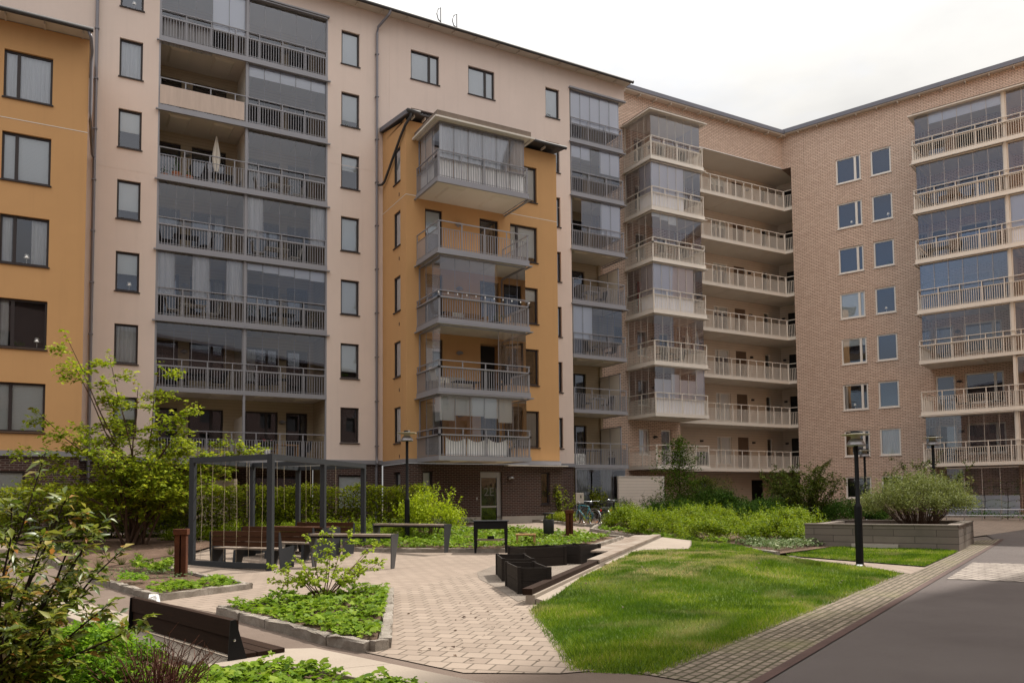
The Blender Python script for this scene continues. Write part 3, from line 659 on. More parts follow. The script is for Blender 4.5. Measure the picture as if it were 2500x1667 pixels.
def text_mesh(name, txt, size, mat, parent, loc, rot, depth=.004, sx=1.0):
    cu = bpy.data.curves.new(name, 'FONT'); cu.body = txt; cu.size = size; cu.extrude = depth/2; cu.align_x = 'CENTER'
    tmp = bpy.data.objects.new(name+'_tmp', cu); COL.objects.link(tmp)
    dg = bpy.context.evaluated_depsgraph_get(); me = bpy.data.meshes.new_from_object(tmp.evaluated_get(dg)); bpy.data.objects.remove(tmp); bpy.data.curves.remove(cu)
    me.materials.clear(); me.materials.append(mat); me.name = name
    o = obj(name, me, parent, loc); o.rotation_euler = rot; o.scale = (sx, 1, 1); return o
M['letter'] = m_plain('etched_lettering', (.17,.17,.16,1), .6)
text_mesh('house_number', '2E', .52, M['letter'], o, (.49, .134, 1.24), (R(90), 0, 0))
wall_lamp(bT, 4.95, -.0, 2.52, 'alu')
mb = MB(); mb.box(3.24, 3.31, -.03, 0, 1.58, 1.70); mb.build('door_phone', M['alu'], bT)
for i, z in enumerate(rows):
    q = MB(); q.box(-.012, 0, .75, .81, z-.55, z-.40); q.build('vent', M['frame'], bT)
# balconies
GT = {0: ({2: [('blind', .36, 1)], 3: [('blind', .36, 1)], 4: [('blind', .5, 1)], 5: [('blind', .5, 1)], 6: [('blind', .46, 1)], 7: [('blind', .36, 1)]}, ()), 1: ({}, (3, 4, 5, 6)), 2: ({}, (7, 8)), 4: ({i: [('curtain', -.65 if i > 2 else -.5, 1)] for i in range(0, 9) if i != 2}, ())}
for i, zb in enumerate(TZ):
    o = balcony(bT, .46, 4.72, -2.30, 0, zb, 'grey', 'FLR', 1.05, ledge=(i in (0, 1, 2)), eave=(i > 0))
    if i in GT:
        d, sk = GT[i]; zt = (TZ[i+1]-.10) if i < 4 else 17.0
        if i == 1: sk = (3, 4, 5, 6)
        glazing(o, [(.60, -.04), (.60, -2.16), (4.58, -2.16), (4.58, -.04)], zb+1.05, zt, .66, 'grey', d, skip=sk if i != 4 else ())
mb = MB(); mb.box(.40, 4.80, -2.40, 0, 17.10, 17.36, 0); mb.box(.28, 4.92, -2.52, -2.40, 17.02, 17.09, 1); mb.box(.28, .40, -2.40, 0, 17.02, 17.09, 1); mb.box(4.80, 4.92, -2.40, 0, 17.02, 17.09, 1); mb.box(.45, 4.75, -2.35, 0, 17.04, 17.10, 1)
mb.build('balcony_roof', [M['slab_edge'], M['cream']], bT)
# tower roof: single pitch up to the pink house
mb = MB(); zf = lambda y: 18.02+(y+.5)*.14
for (xa, xb) in ((-.14, .9), (4.3, 7.75)):
    mb.add([(xa,-.5,zf(-.5)-.07),(xb,-.5,zf(-.5)-.07),(xb,DT,zf(DT)-.07),(xa,DT,zf(DT)-.07),(xa,-.5,zf(-.5)),(xb,-.5,zf(-.5)),(xb,DT,zf(DT)),(xa,DT,zf(DT))], [(3,2,1,0),(4,5,6,7),(0,1,5,4),(1,2,6,5),(2,3,7,6),(3,0,4,7)])
mb.add([(.9,0,zf(0)),(4.3,0,zf(0)),(4.3,DT,zf(DT)),(.9,DT,zf(DT))], [(0,1,2,3)])
mb.add([(-.16,-.55,17.88),(-.16,DT,18.42),(-.16,DT,18.62),(-.16,-.55,18.08),(-.10,-.55,17.88),(-.10,DT,18.42),(-.10,DT,18.62),(-.10,-.55,18.08)], [(0,3,2,1),(4,5,6,7),(3,7,6,2),(0,4,7,3),(0,1,5,4)], 2)
for i in range(2): mb.box(.2+i*.5, .25+i*.5, -.42, -.08, 17.84, 17.94, 1)
for i in range(3): mb.box(4.9+i*.9, 4.95+i*.9, -.42, -.08, 17.84, 17.94, 1)
mb.build('roof', [M['gutter'], M['soffit'], M['grey_d']], bT)
mb = MB(); mb.tube([(-.16,-.57,18.0),(.42,-.57,18.0)], .085, 8); mb.tube([(4.75,-.57,18.0),(7.8,-.57,18.0)], .085, 8); mb.build('gutter', M['gutter'], bT, True)
mb = MB(); mb.tube([(.03,-.55,17.98),(0,-.5,17.75),(-.07,-.10,17.55),(-.09,.4,17.25),(-.10,2.35,15.95),(-.12,2.6,15.9),(-.30,2.72,15.88)], .058, 8); mb.build('downpipe', M['gutter'], bT, True)
# ================= beige brick wing with access galleries
bA = thing('gallery_house', 'beige brick apartment wing with white access galleries and white corner balconies', 'building', (26.42, 36.7, 0))
XW, XG = 5.40, 14.64
HA = []
for zb in ZB: HA += [(3.95, 4.72, zb+.2, zb+2.38), (2.35, 3.1, zb+.9, zb+2.38)]
mb = MB(); wall(mb, -.6, XW, -.3, 23.07, HA); wall(mb, -.6, XG, 23.07, 25.2)
mb.quad((XW,0,-.3),(XW,2.3,-.3),(XW,2.3,23.07),(XW,0,23.07)); mb.add([(XW,2.3,23.05),(XG+4,2.3,23.05),(XG+4,-.6,23.05),(XG+.25,-.6,23.05),(XG,0,23.05),(XW,0,23.05)],[(0,1,2,3,4,5)],2)
mb.quad((-.6,0,23.07),(-.6,3,23.07),(-.6,3,25.2),(-.6,0,25.2))
mb.build('wall', [M['beige_brick'], M['interior'], M['white_soffit']], bA)
for k, zb in enumerate(ZB):
    door(bA, 3.95, zb+.2, .77, 2.18, 'wframe'); window(bA, 2.35, zb+.9, .75, 1.48, 'wframe', (), (('curtain', 0, 1),) if k == 0 else None)
    wall_lamp(bA, 3.45, 0, zb+1.9, 'gutter')
mb = MB(); mb.box(-.02, -.012, -.004, 0, 3, 25.2); mb.box(3.0, 3.008, -.004, 0, 3, 25.2); mb.build('seam', M['slab_edge'], bA)
# gallery back wall: entrance doors, kitchen windows, wall lamps
corner = (42.9-26.42, 2.3); gd = Vector((.357, -.934, 0))
mb = MB(); GH = []
for zb in [.15]+ZB:
    if zb > 1: GH += [(10.45, 11.72, zb+.55, zb+2.35), (12.28, 13.24, zb+.18, zb+2.35), (14.95, 15.42, zb+.35, zb+2.35), (6.2, 7.0, zb+.5, zb+2.3)]
    else: GH += [(13.4, 14.45, zb+.35, zb+2.55)]
wall(mb, XW, corner[0], -.3, 23.05, GH, y=2.3, d=.35)
L2 = 3.2; e2 = (corner[0]+gd.x*L2, corner[1]+gd.y*L2)
rt = MB(T=lambda u, d, z: (corner[0]+gd.x*u+.934*d, corner[1]+gd.y*u+.357*d, z))
RH = [(.55, 1.55, zb+.18, zb+2.35) for zb in ZB]+[(.55, 1.55, .5, 2.7)]
wall(rt, 0, L2, -.3, 23.05, RH, d=.3); b0 = len(mb.v); mb.v += rt.v; mb.f += [[i+b0 for i in f] for f in rt.f]; mb.m += rt.m
mb.build('gallery_wall', [M['white_siding'], M['interior']], bA)
TR = lambda x, y, z: (corner[0]+gd.x*x, corner[1]+gd.y*x, z)
for k, zb in enumerate(ZB):
    window(bA, 10.45, zb+.55, 1.27, 1.80, 'wframe', (.30,), (('blind', 1.0 if k in (0, 1) else .25),), True, y0=2.3, inset=.05)
    door(bA, 12.28, zb+.18, .96, 2.17, panel='door_brown', y0=2.3, inset=.05); window(bA, 14.95, zb+.35, .47, 2.0, 'wframe', (), None, False, y0=2.3, inset=.05)
    window(bA, 6.2, zb+.5, .8, 1.8, 'wframe', (), None, False, y0=2.3, inset=.05)
    door(bA, .55, zb+.18, 1.0, 2.17, panel='door_black', inset=.05, T=TR, rz=math.atan2(gd.y, gd.x))
    for x in (9.0, 13.55): q = MB(); q.box(x, x+.18, 2.17, 2.3, zb+1.95, zb+2.07); q.build('wall_lamp', M['gutter'], bA)
    q = MB(T=lambda u, d, z: (corner[0]+gd.x*u-.934*d, corner[1]+gd.y*u-.357*d, z)); q.box(.18, .36, 0, .12, zb+1.95, zb+2.07); q.build('wall_lamp', M['gutter'], bA)
door(bA, 13.4, .5, 1.05, 2.2, panel='door_black', y0=2.3, inset=.05); door(bA, .55, .5, 1.0, 2.2, panel='door_black', inset=.05, T=TR, rz=math.atan2(gd.y, gd.x))
# galleries
fr = (XG, .0); fe = (XG+gd.x*.64, gd.y*.64)
for k, zb in enumerate(ZB):
    poly = [(XW+.02, .05), (XG-.01, .05), (fe[0]-.02, fe[1]+.05), (e2[0]-.05, e2[1]), (corner[0], corner[1]), (XW+.02, 2.28)]
    mb = MB(); mb.prism(poly, zb+.03, zb+.17, 1)
    for i in range(5): mb.box(XW+1.0+i*1.8, XW+1.14+i*1.8, .4, 2.0, zb+.012, zb+.03, 1)
    mb.beam((XW, .03, zb+.10), (XG+.01, .03, zb+.10), .04, .20); mb.beam((XG, .03, zb+.10), (fe[0], fe[1], zb+.10), .04, .20)
    o = mb.build('gallery', [M['cream'], M['white_soffit']], bA)
    rb = MB(); railing(rb, [(XW+.05, .06), (XG-.01, .06), (fe[0]-.03, fe[1]+.03)], zb, post=.72, sp=.10)
    rb.build('railing', M['cream'], o)
# white corner balconies
GA = {6: {}, 5: {i: [('frosted', -.55, 1)] for i in (2, 3, 4, 5, 6, 7)}, 4: {4: [('roller', .86, 1)], 5: [('roller', .8, 1)], 6: [('roller', .7, 1)]}, 3: {i: [('frosted', -.55, 1)] for i in (2, 3, 4, 5, 6, 7, 8)}, 2: {}, 1: {4: [('frosted', -.55, .6)], 5: [('frosted', -.55, .6)], 6: [('frosted', -.55, .78)], 7: [('frosted', -.55, .62)], 8: [('frosted', -.55, .62)], 9: [('frosted', -.55, 1)]}}
for k, zb in enumerate(ZB):
    o = balcony(bA, 1.54, 5.38, -2.5, -.02, zb, 'cream', 'FLR', 1.0, ledge=(k == 4), eave=(k in (6, 5, 4, 3, 2)))
    if k in GA: glazing(o, [(1.66, -.06), (1.66, -2.36), (5.20, -2.36), (5.20, -.06)], zb+1.02, zb+2.77, .6, 'cream', GA[k])
    if k == 0:
        q = MB(); q.box(2.7, 3.5, -2.42, -2.41, zb+.22, zb+.98); q.box(4.4, 5.3, -2.42, -2.41, zb+.22, zb+.98); q.build('railing_cloth', M['black_cloth'], o)
mb = MB(); mb.box(1.50, 5.42, -2.55, 0, 23.0, 23.14, 0); mb.box(1.38, 5.54, -2.67, -2.55, 22.93, 22.99, 1); mb.box(1.38, 1.50, -2.55, 0, 22.93, 22.99, 1); mb.box(5.42, 5.54, -2.55, 0, 22.93, 22.99, 1); mb.box(1.56, 5.36, -2.5, 0, 22.95, 23.0, 1)
mb.build('balcony_roof', [M['slab_edge'], M['cream']], bA)
mb = MB(); mb.box(-.6, XG-.3, -.45, 3, 25.18, 25.42); mb.box(-.6, XG, -.40, 0, 25.10, 25.18, 1)
for i in range(13): mb.box(.3+i*1.15, .36+i*1.15, -.36, 0, 24.98, 25.10, 1)
mb.build('roof', [M['grey_d'], M['soffit']], bA)
# ================= beige brick block on the right, along its own street line
sB0 = 19.1; nB = Vector((.934, .357, 0)); eB = Vector((-.357, .934, 0)); oB = eB*sB0+nB*51.4
bR = thing('brick_block', 'long beige brick apartment block with white framed windows in pairs and long white balconies', 'building', (oB.x, oB.y, 0), math.atan2(-.934, .357))
HR = []; WR = []
for k in range(-2, 6):
    z1 = 8.45+2.85*k; z0 = z1-1.60
    if k == -2: z1 = 2.77; z0 = 1.45
    for xa, w, ml in ((2.83, 1.5, (.77,)), (4.91, 1.17, ())): HR.append((xa, xa+w, z0, z1)); WR.append((xa, z0, w, z1-z0, ml))
for zb in ZB:
    for x0 in (8.05, 14.2, 20.4): HR += [(x0, x0+1.02, zb+.2, zb+2.45), (x0+1.5, x0+3.42, zb+.75, zb+2.45)]
mb = MB(); wall(mb, 0, 30, -.3, 25.3, HR); wall(mb, -.62, 0, 23.03, 25.3)
mb.quad((0,2.6,-.3),(0,0,-.3),(0,0,23.03),(0,2.6,23.03)); mb.quad((0,0,23.03),(-.62,0,23.03),(-.62,2.6,23.03),(0,2.6,23.03))
mb.build('wall', [M['beige_brick'], M['interior']], bR)
mb = MB(); mb.box(.85, .858, -.004, 0, 22.2, 25.3); mb.box(6.35, 6.358, -.004, 0, 23.6, 25.3); mb.build('seam', M['slab_edge'], bR)
DR = [None, None, (('lamp', .6),), (('curtain', 0, 1),), (('lamp', .45), ('curtain', 0, .2)), None, (('roller', .3),), None, (('roller', 1),), (('lamp', .5),), None, (('plant', .75),), (('lamp', .55),), (('lamp', .75),), None, None]
for i, (x, z, w, h, ml) in enumerate(WR): window(bR, x, z, w, h, 'wframe', ml, DR[i], True, inset=.05, t=.09)
for zb in ZB:
    for x0 in (8.05, 14.2, 20.4): door(bR, x0, zb+.2, 1.02, 2.25, 'wframe', inset=.08); window(bR, x0+1.5, zb+.75, 1.92, 1.70, 'wframe', (.78,), None, True, inset=.08, t=.09)
    wall_lamp(bR, 9.3, 0, zb+2.0, 'gutter')
GR = {6: ({i: [('frosted', .62, 1)] for i in range(4, 10)}, {}), 5: ({}, {}), 4: ({}, {i: [('frosted', -.5, 1)] for i in range(0, 4)}), 3: ({i: [('clear_film', -.5, 1)] for i in range(0, 10)}, {}), 2: ({}, {}), 1: (None, {}), 0: ({}, {})}
M['clear_film'] = m_glass('hazy_film', (.62,.66,.72,1), .10, 2.2, .12)
for k, zb in enumerate(ZB):
    o = balcony(bR, 7.82, 18.4, -2.6, -.02, zb, 'cream', 'FL', 1.0 if k != 2 else .82, ledge=(k in (2, 5, 6)), eave=(k in (1, 3, 4, 5, 6)))
    l, r = GR[k]
    if l is not None: glazing(o, [(8.0, -.06), (8.0, -2.42), (12.25, -2.42)], zb+1.02, zb+2.77, .72, 'cream', l)
    glazing(o, [(12.45, -2.42), (18.2, -2.42)], zb+1.02, zb+2.77, .72, 'cream', r)
    q = MB(); q.box(12.28, 12.42, -2.50, -2.36, zb+.19, zb+2.85); q.box(12.33, 12.37, -2.36, 0, zb+.19, zb+2.85, 1); q.build('partition', [M['cream'], M['white_siding']], o)
mb = MB(); mb.box(7.9, 18.5, -2.55, 0, 23.0, 23.15, 0); mb.box(7.72, 18.5, -2.75, -2.55, 22.93, 22.99, 1); mb.box(7.72, 7.9, -2.55, 0, 22.93, 22.99, 1); mb.box(7.9, 18.4, -2.5, 0, 22.95, 23.0, 1)
mb.build('balcony_roof', [M['slab_edge'], M['cream']], bR)
# ground-floor garden room
o = MB(); o.box(8.9, 12.4, -2.45, -.02, .3, .5); o = o.build('garden_room', M['plinth'], bR)
glazing(o, [(8.95, -.06), (8.95, -2.40), (12.3, -2.40), (12.3, -.06)], .5, 3.05, .85, 'cream', {i: [('frosted', 0, .42)] for i in range(3, 7)})
mb = MB(); mb.box(-.62, 30, -.36, 3, 25.26, 25.52); mb.box(-.4, 30, -.30, 0, 25.19, 25.26, 1)
for i in range(24): mb.box(.6+i*1.2, .66+i*1.2, -.26, 0, 25.08, 25.19, 1)
mb.build('roof', [M['grey_d'], M['soffit']], bR)
# ================= ground
def drape(name, poly, dz, mat, step=1.0, kind='structure', parent=None, zf=None, label=None):
    bm = bmesh.new(); f = bm.faces.new([bm.verts.new((x, y, 0)) for x, y in poly])
    f.normal_update()
    if f.normal.z < 0: f.normal_flip()
    bmesh.ops.triangulate(bm, faces=bm.faces[:])
    xs = [p[0] for p in poly]; ys = [p[1] for p in poly]
    for ax, a, b in ((0, min(xs), max(xs)), (1, min(ys), max(ys))):
        n = int((b-a)/step)
        for i in range(1, n+1):
            co = [0, 0, 0]; co[ax] = a+(b-a)*i/(n+1); no = [0, 0, 0]; no[ax] = 1
            bmesh.ops.bisect_plane(bm, geom=bm.verts[:]+bm.edges[:]+bm.faces[:], plane_co=co, plane_no=no)
    for v in bm.verts: v.co.z = (zf(v.co.x, v.co.y) if zf else gz(v.co.x, v.co.y))+dz
    for f in bm.faces:
        f.normal_update()
        if f.normal.z < 0: f.normal_flip()
    me = bpy.data.meshes.new(name); bm.to_mesh(me); bm.free(); me.materials.append(mat)
    o = obj(name, me, parent)
    if kind and parent is None: o['kind'] = kind
    return o
mb = MB(); xs = [-300,-120,-60,-30]+list(np.arange(-16, 62, 2.0))+[80,140,300]; ys = [-300,-120,-50,-24]+list(np.arange(-12, 50, 2.0))+[70,140,300]
vs = [(x, y, gz(x, y)-.045) for y in ys for x in xs]; nx = len(xs)
mb.add(vs, [(j*nx+i, j*nx+i+1, (j+1)*nx+i+1, (j+1)*nx+i) for j in range(len(ys)-1) for i in range(nx-1)])
tag(mb.build('ground', M['earth']), kind='structure')
drape('path', [(-9,26.5),(-.3,24.2),(.37,20.35),(1.43,14.62),(2.2,14.6),(2.6,12.4),(3.1,9.4),(3.4,8.7),(3.7,7.3),(4.3,7.0),(5.2,7.6),(6.5,6.9),(5.3,5.25),(2.5,-4),(-9,-4)], -.004, M['path_asphalt'])
drape('paving', [(1.43,14.5),(2.07,12.5),(2.9,8.5),(5.01,13.43),(7.37,15.61),(8.72,16.99),(9.6,16.2),(18.3,21.5),(18.7,26.5),(19.2,28),(18.7,33),(13,31.6),(9,31.0),(-6,31.0),(-9,26.6),(-.3,24.2),(.37,20.35)], .0, M['pavers2'])
drape('paving', [(2.9,8.5),(3.36,7.01),(4.12,6.51),(4.75,6.4),(7.2,10.6),(8.2,13.3),(9.75,15.0),(9.6,16.2),(8.72,16.99),(7.37,15.61),(5.01,13.43)], .006, M['pavers'])
drape('gravel_bed', [(6.35,11.25),(7.0,13.2),(7.5,14.9),(8.1,16.2),(9.2,17.5),(12.6,17.9),(12.4,16.5),(9.75,14.15)], .012, M['gravel'])
drape('road', [(5.1,5.3),(29.0,16.9),(33.3,20.4),(36.5,18.4),(60,6),(60,-25),(2.5,-25),(2.5,-4)], -.004, M['asphalt'], 2.0)
drape('sett_strip', [(4.75,6.15),(22.1,14.42),(27.8,16.9),(29.1,16.75),(5.08,5.2)], .006, M['setts'])
drape('drain_channel', [(5.08,5.2),(29.1,16.75),(29.17,16.66),(5.15,5.11)], .008, M['drain'])
drape('cobbled_crossing', [(15.1,9.75),(19.15,11.70),(27.5,-2),(22.5,-3)], .006, M['cobbles'])
drape('forecourt_paving', [(29.3,17.8),(33.5,22.2),(36.2,24.0),(42.5,8),(39.0,6.5),(34.5,18.2)], .004, M['pavers3'])
drape('narrow_path', [(17.15,15.85),(17.0,11.42),(15.39,10.72),(16.5,14.2)], .012, M['pavers3'])
# ---------------- lawn on its low mound
LAWN = [(4.25,6.55),(4.85,5.98),(15.36,10.86),(16.45,14.2),(17.05,15.9),(18.5,19.3),(18.55,22.3),(17.6,21.0),(13.1,16.9),(10.6,14.0),(6.6,10.75),(5.98,10.3)]
LAWN2 = [(17.08,11.55),(22.15,13.95),(22.7,15.4),(21.5,17.3),(17.3,15.75)]
EDGE = [((4.25,6.55),(4.85,5.98)),((4.85,5.98),(15.36,10.86)),((15.36,10.86),(17.05,15.9)),((4.25,6.55),(5.98,10.3))]
def segd(x, y, s):
    (ax, ay), (bx, by) = s; t = max(0, min(1, ((x-ax)*(bx-ax)+(y-ay)*(by-ay))/((bx-ax)**2+(by-ay)**2)))
    return math.hypot(x-ax-t*(bx-ax), y-ay-t*(by-ay))
def lawn_z(x, y):
    d = min(segd(x, y, s) for s in EDGE); h = .26*math.exp(-((x-11.5)**2/22+(y-13.6)**2/12))+.10
    return gz(x, y)-.012+.05*sm(d/.25)+h*sm(d/2.6)
drape('lawn', LAWN, 0, M['lawn'], .5, zf=lawn_z); drape('lawn', LAWN2, .03, M['lawn'], 1.0)
def inside(x, y, poly):
    c = False; j = len(poly)-1
    for i in range(len(poly)):
        xi, yi = poly[i]; xj, yj = poly[j]
        if (yi > y) != (yj > y) and x < (xj-xi)*(y-yi)/(yj-yi)+xi: c = not c
        j = i
    return c
def scatter(poly, n, near=None):
    xs = [p[0] for p in poly]; ys = [p[1] for p in poly]; out = []
    while len(out) < n:
        x = random.uniform(min(xs), max(xs)); y = random.uniform(min(ys), max(ys))
        if near and random.random() > near(x, y): continue
        if inside(x, y, poly): out.append((x, y))
    return out
def pnoise(x, y):
    return .5+.25*(math.sin(x*1.9+y*.8)+math.sin(x*.7-y*2.3+1.2))*.7+.25*math.sin(x*4.1+2*math.sin(y*3.3))*math.cos(y*3.7+.5)
def grass(name, poly, n, zf, label, hmin=.03, hmax=.072):
    pts = scatter(poly, n, lambda x, y: min(1.0, (10.0/max(6.0, math.hypot(x, y)))**1.6)); V = np.zeros((n*3, 3)); rnd = np.zeros(n, np.float32); dry = np.zeros(n, np.float32)
    for i, (x, y) in enumerate(pts):
        z = zf(x, y); a = random.uniform(0, 6.283); dist = math.hypot(x, y); w = .0045*max(1.0, dist/9); pn = pnoise(x, y)
        md = math.exp(-((x-12.6)**2/5.5+(y-14.6)**2/3.2))*1.1+.55*math.exp(-((x-9.6)**2/3+(y-12.2)**2/2.0))
        dr = min(1.0, max(0.0, md*2.2*sm((pnoise(x*1.7+3, y*1.7)-.30)/.42)+max(0, pnoise(x*.8+9, y*.9)-.66)*1.6)); dd_ = dr if random.random() < .85 else 0
        h = random.uniform(hmin, hmax)*(.7+.5*pn)*(1-.45*dr); lx = random.gauss(0, .5)*h; ly = random.gauss(0, .5)*h
        V[3*i] = (x-w*math.cos(a), y-w*math.sin(a), z-.005); V[3*i+1] = (x+w*math.cos(a), y+w*math.sin(a), z-.005); V[3*i+2] = (x+lx, y+ly, z+h)
        rnd[i] = min(1, max(0, random.gauss(.42, .2)+.9*(pnoise(x*.9+2, y*1.1)-.5)+.3*(pn-.5))); dry[i] = dd_*random.uniform(.5, 1)
    me = bpy.data.meshes.new(name); me.from_pydata([], [], []); me.vertices.add(n*3); me.vertices.foreach_set('co', V.ravel())
    me.loops.add(n*3); me.polygons.add(n); me.loops.foreach_set('vertex_index', np.arange(n*3, dtype=np.int32)); me.polygons.foreach_set('loop_start', np.arange(0, n*3, 3, dtype=np.int32)); me.update(calc_edges=True)
    for k, a in (('rnd', rnd), ('dry', dry)): me.attributes.new(k, 'FLOAT', 'FACE').data.foreach_set('value', a)
    me.materials.append(M['grass']); return tag(obj(name, me), label, 'grass', None, 'stuff')
grass('grass', LAWN, 120000, lawn_z, 'green lawn grass with straw coloured dry patches on the low mound')
grass('grass', LAWN2, 22000, lambda x, y: gz(x, y)+.03, 'bright green lawn grass between the narrow path and the block walled planter')
# ---------------- planting beds with granite kerbs
def kerb_mesh(mb, pts, h=.115, w=.12, closed=False, base=0.0, wob=.013, L0=.95):
    P = pts+([pts[0]] if closed else [])
    for a, b in zip(P[:-1], P[1:]):
        L = math.hypot(b[0]-a[0], b[1]-a[1]); n = max(1, round(L/L0)); dx, dy = (b[0]-a[0])/L, (b[1]-a[1])/L
        for i in range(n):
            t0 = L*i/n+.004; t1 = L*(i+1)/n-.004; k = max(2, int((t1-t0)/.16)); vs = []; fs = []
            for j in range(k+1):
                t = t0+(t1-t0)*j/k; x = a[0]+dx*t; y = a[1]+dy*t; z = gz(x, y)+base; r = lambda s=1: random.uniform(-wob, wob)*s
                for (o, zz) in ((-w/2, -.08), (-w/2+r(1.6), h-.012+r()), (-w/2+.012+r(), h+r()), (w/2-.012+r(), h+r()), (w/2+r(1.6), h-.012+r()), (w/2, -.08)):
                    vs.append((x-dy*o, y+dx*o, z+zz))
            for j in range(k):
                for q in range(5): fs.append((j*6+q, j*6+q+1, (j+1)*6+q+1, (j+1)*6+q))
            fs += [(5,4,3,2,1,0), tuple(k*6+q for q in range(6))]; mb.add(vs, fs)
def bed(label, poly, kerbs, soil_dz=.06, mat='soil'):
    cx = sum(p[0] for p in poly)/len(poly); cy = sum(p[1] for p in poly)/len(poly)
    t = thing('planting_bed', label, 'planting bed', (cx, cy, gz(cx, cy)))
    o = drape('soil', poly, soil_dz, M[mat], 1.0, None, t)
    o.data.transform(Matrix.Translation((-cx, -cy, -gz(cx, cy))))
    mb = MB()
    for k in kerbs: kerb_mesh(mb, k)
    o = mb.build('kerb', M['granite'], t); o.data.transform(Matrix.Translation((-cx, -cy, -gz(cx, cy))))
    return t
BED1 = [(.40,20.35),(1.46,14.75),(3.02,15.68),(2.30,20.2),(2.35,22.6),(4.5,26.2),(2.0,27.8),(-.4,26.5)]
bed('mulched bed with the rusty bollard, next to the pergola', BED1, [[(-.3,24.0),(.37,20.4),(1.43,14.68)],[(1.43,14.68),(3.10,15.72)],[(3.10,15.72),(2.2,20.3),(2.26,21.4)]])
BED2 = [(2.12,12.45),(2.78,9.2),(2.98,8.66),(3.12,8.72),(4.98,13.35)]
bed('wedge shaped bed with geraniums and a young shrub, nearest the bricks', BED2, [[(2.05,12.5),(2.72,9.15),(2.95,8.52)],[(2.97,8.50),(3.16,8.58)],[(3.16,8.60),(5.04,13.45)],[(5.04,13.45),(2.05,12.5)]])
BED3 = [(5.7,25.9),(6.2,24.4),(7.85,22.95),(9.15,22.3),(10.77,21.64),(13.26,20.48),(15.6,22.0),(17.4,23.45),(15.25,27.5),(12.96,28.0),(12.6,29.4),(-1.5,29.8),(-1,27.4),(4.6,27.6)]
bed('long bed behind the tables, filled with ground cover, shrubs and hedge', BED3, [[(5.6,25.7),(6.2,24.35),(7.85,22.87),(9.15,22.22),(10.77,21.56),(13.26,20.39)],[(13.26,20.39),(15.6,21.95),(17.55,23.46)],[(17.55,23.46),(15.3,27.6),(12.96,28.08)]])
BED4 = [(18.72,32.3),(19.1,28.2),(21.2,28.6),(22.6,30.2),(22.7,34.2),(20.4,34.3)]
bed('small kerbed bed beside the bicycles and the tower corner', BED4, [[(18.64,32.4),(19.03,28.1),(21.3,28.5)]])
BED5 = [(18.25,26.2),(18.45,23.0),(18.68,19.35),(17.35,16.0),(21.4,17.35),(22.9,19.4),(30,22.2),(36,25.5),(41,36.2),(27,36.0),(22.5,29.8)]
bed('large shrub bed in front of the gallery wing', BED5, [[(20.6,29.0),(18.16,26.28),(18.38,23.06),(18.61,19.3),(17.2,15.95)]])
BED6 = [(10.2,31.45),(15.9,31.45),(14.2,29.0),(12.9,28.6),(10.2,29.6)]
bed('narrow bed along the dark brick base left of the entrance', BED6, [[(12.75,28.3),(14.3,28.75),(15.9,31.3)]])
# ---------------- foreground: cast concrete rim with bench
RIM = [(.05,14.25),(1.74,8.2),(2.21,7.97),(2.95,5.75),(2.55,5.3),(1.98,6.9),(1.68,7.32),(1.12,7.62),(-.42,13.9)]
t = thing('seat_ledge', 'low cast concrete ledge around the nearest bed, carrying a dark bench', 'concrete rim', (1.3, 8.5, 0))
mb = MB(); cuts = [[(.05,14.25),(.9,11.2),(.34,10.8),(-.42,13.9)],[(.903,11.19),(1.74,8.2),(1.12,7.62),(.342,10.79)],[(1.743,8.195),(2.21,7.97),(2.58,6.87),(1.98,6.9),(1.68,7.32),(1.124,7.615)],[(2.583,6.862),(2.95,5.75),(2.55,5.3),(1.982,6.892)]]
for c in cuts:
    c = [(x-1.3, y-8.5) for x, y in c]
    ar = sum(c[i][0]*c[(i+1)%len(c)][1]-c[(i+1)%len(c)][0]*c[i][1] for i in range(len(c)))
    mb.prism(c if ar > 0 else c[::-1], -.1, .20)
o = mb.build('ledge', M['concrete'], t); bv = o.modifiers.new('bevel', 'BEVEL'); bv.width = .008; bv.segments = 2
drape('soil', [(-.42,13.9),(1.12,7.62),(1.68,7.32),(1.98,6.9),(2.55,5.3),(2.7,3),(-7,2),(-7,13.9)], .15, M['soil'], 1.5)
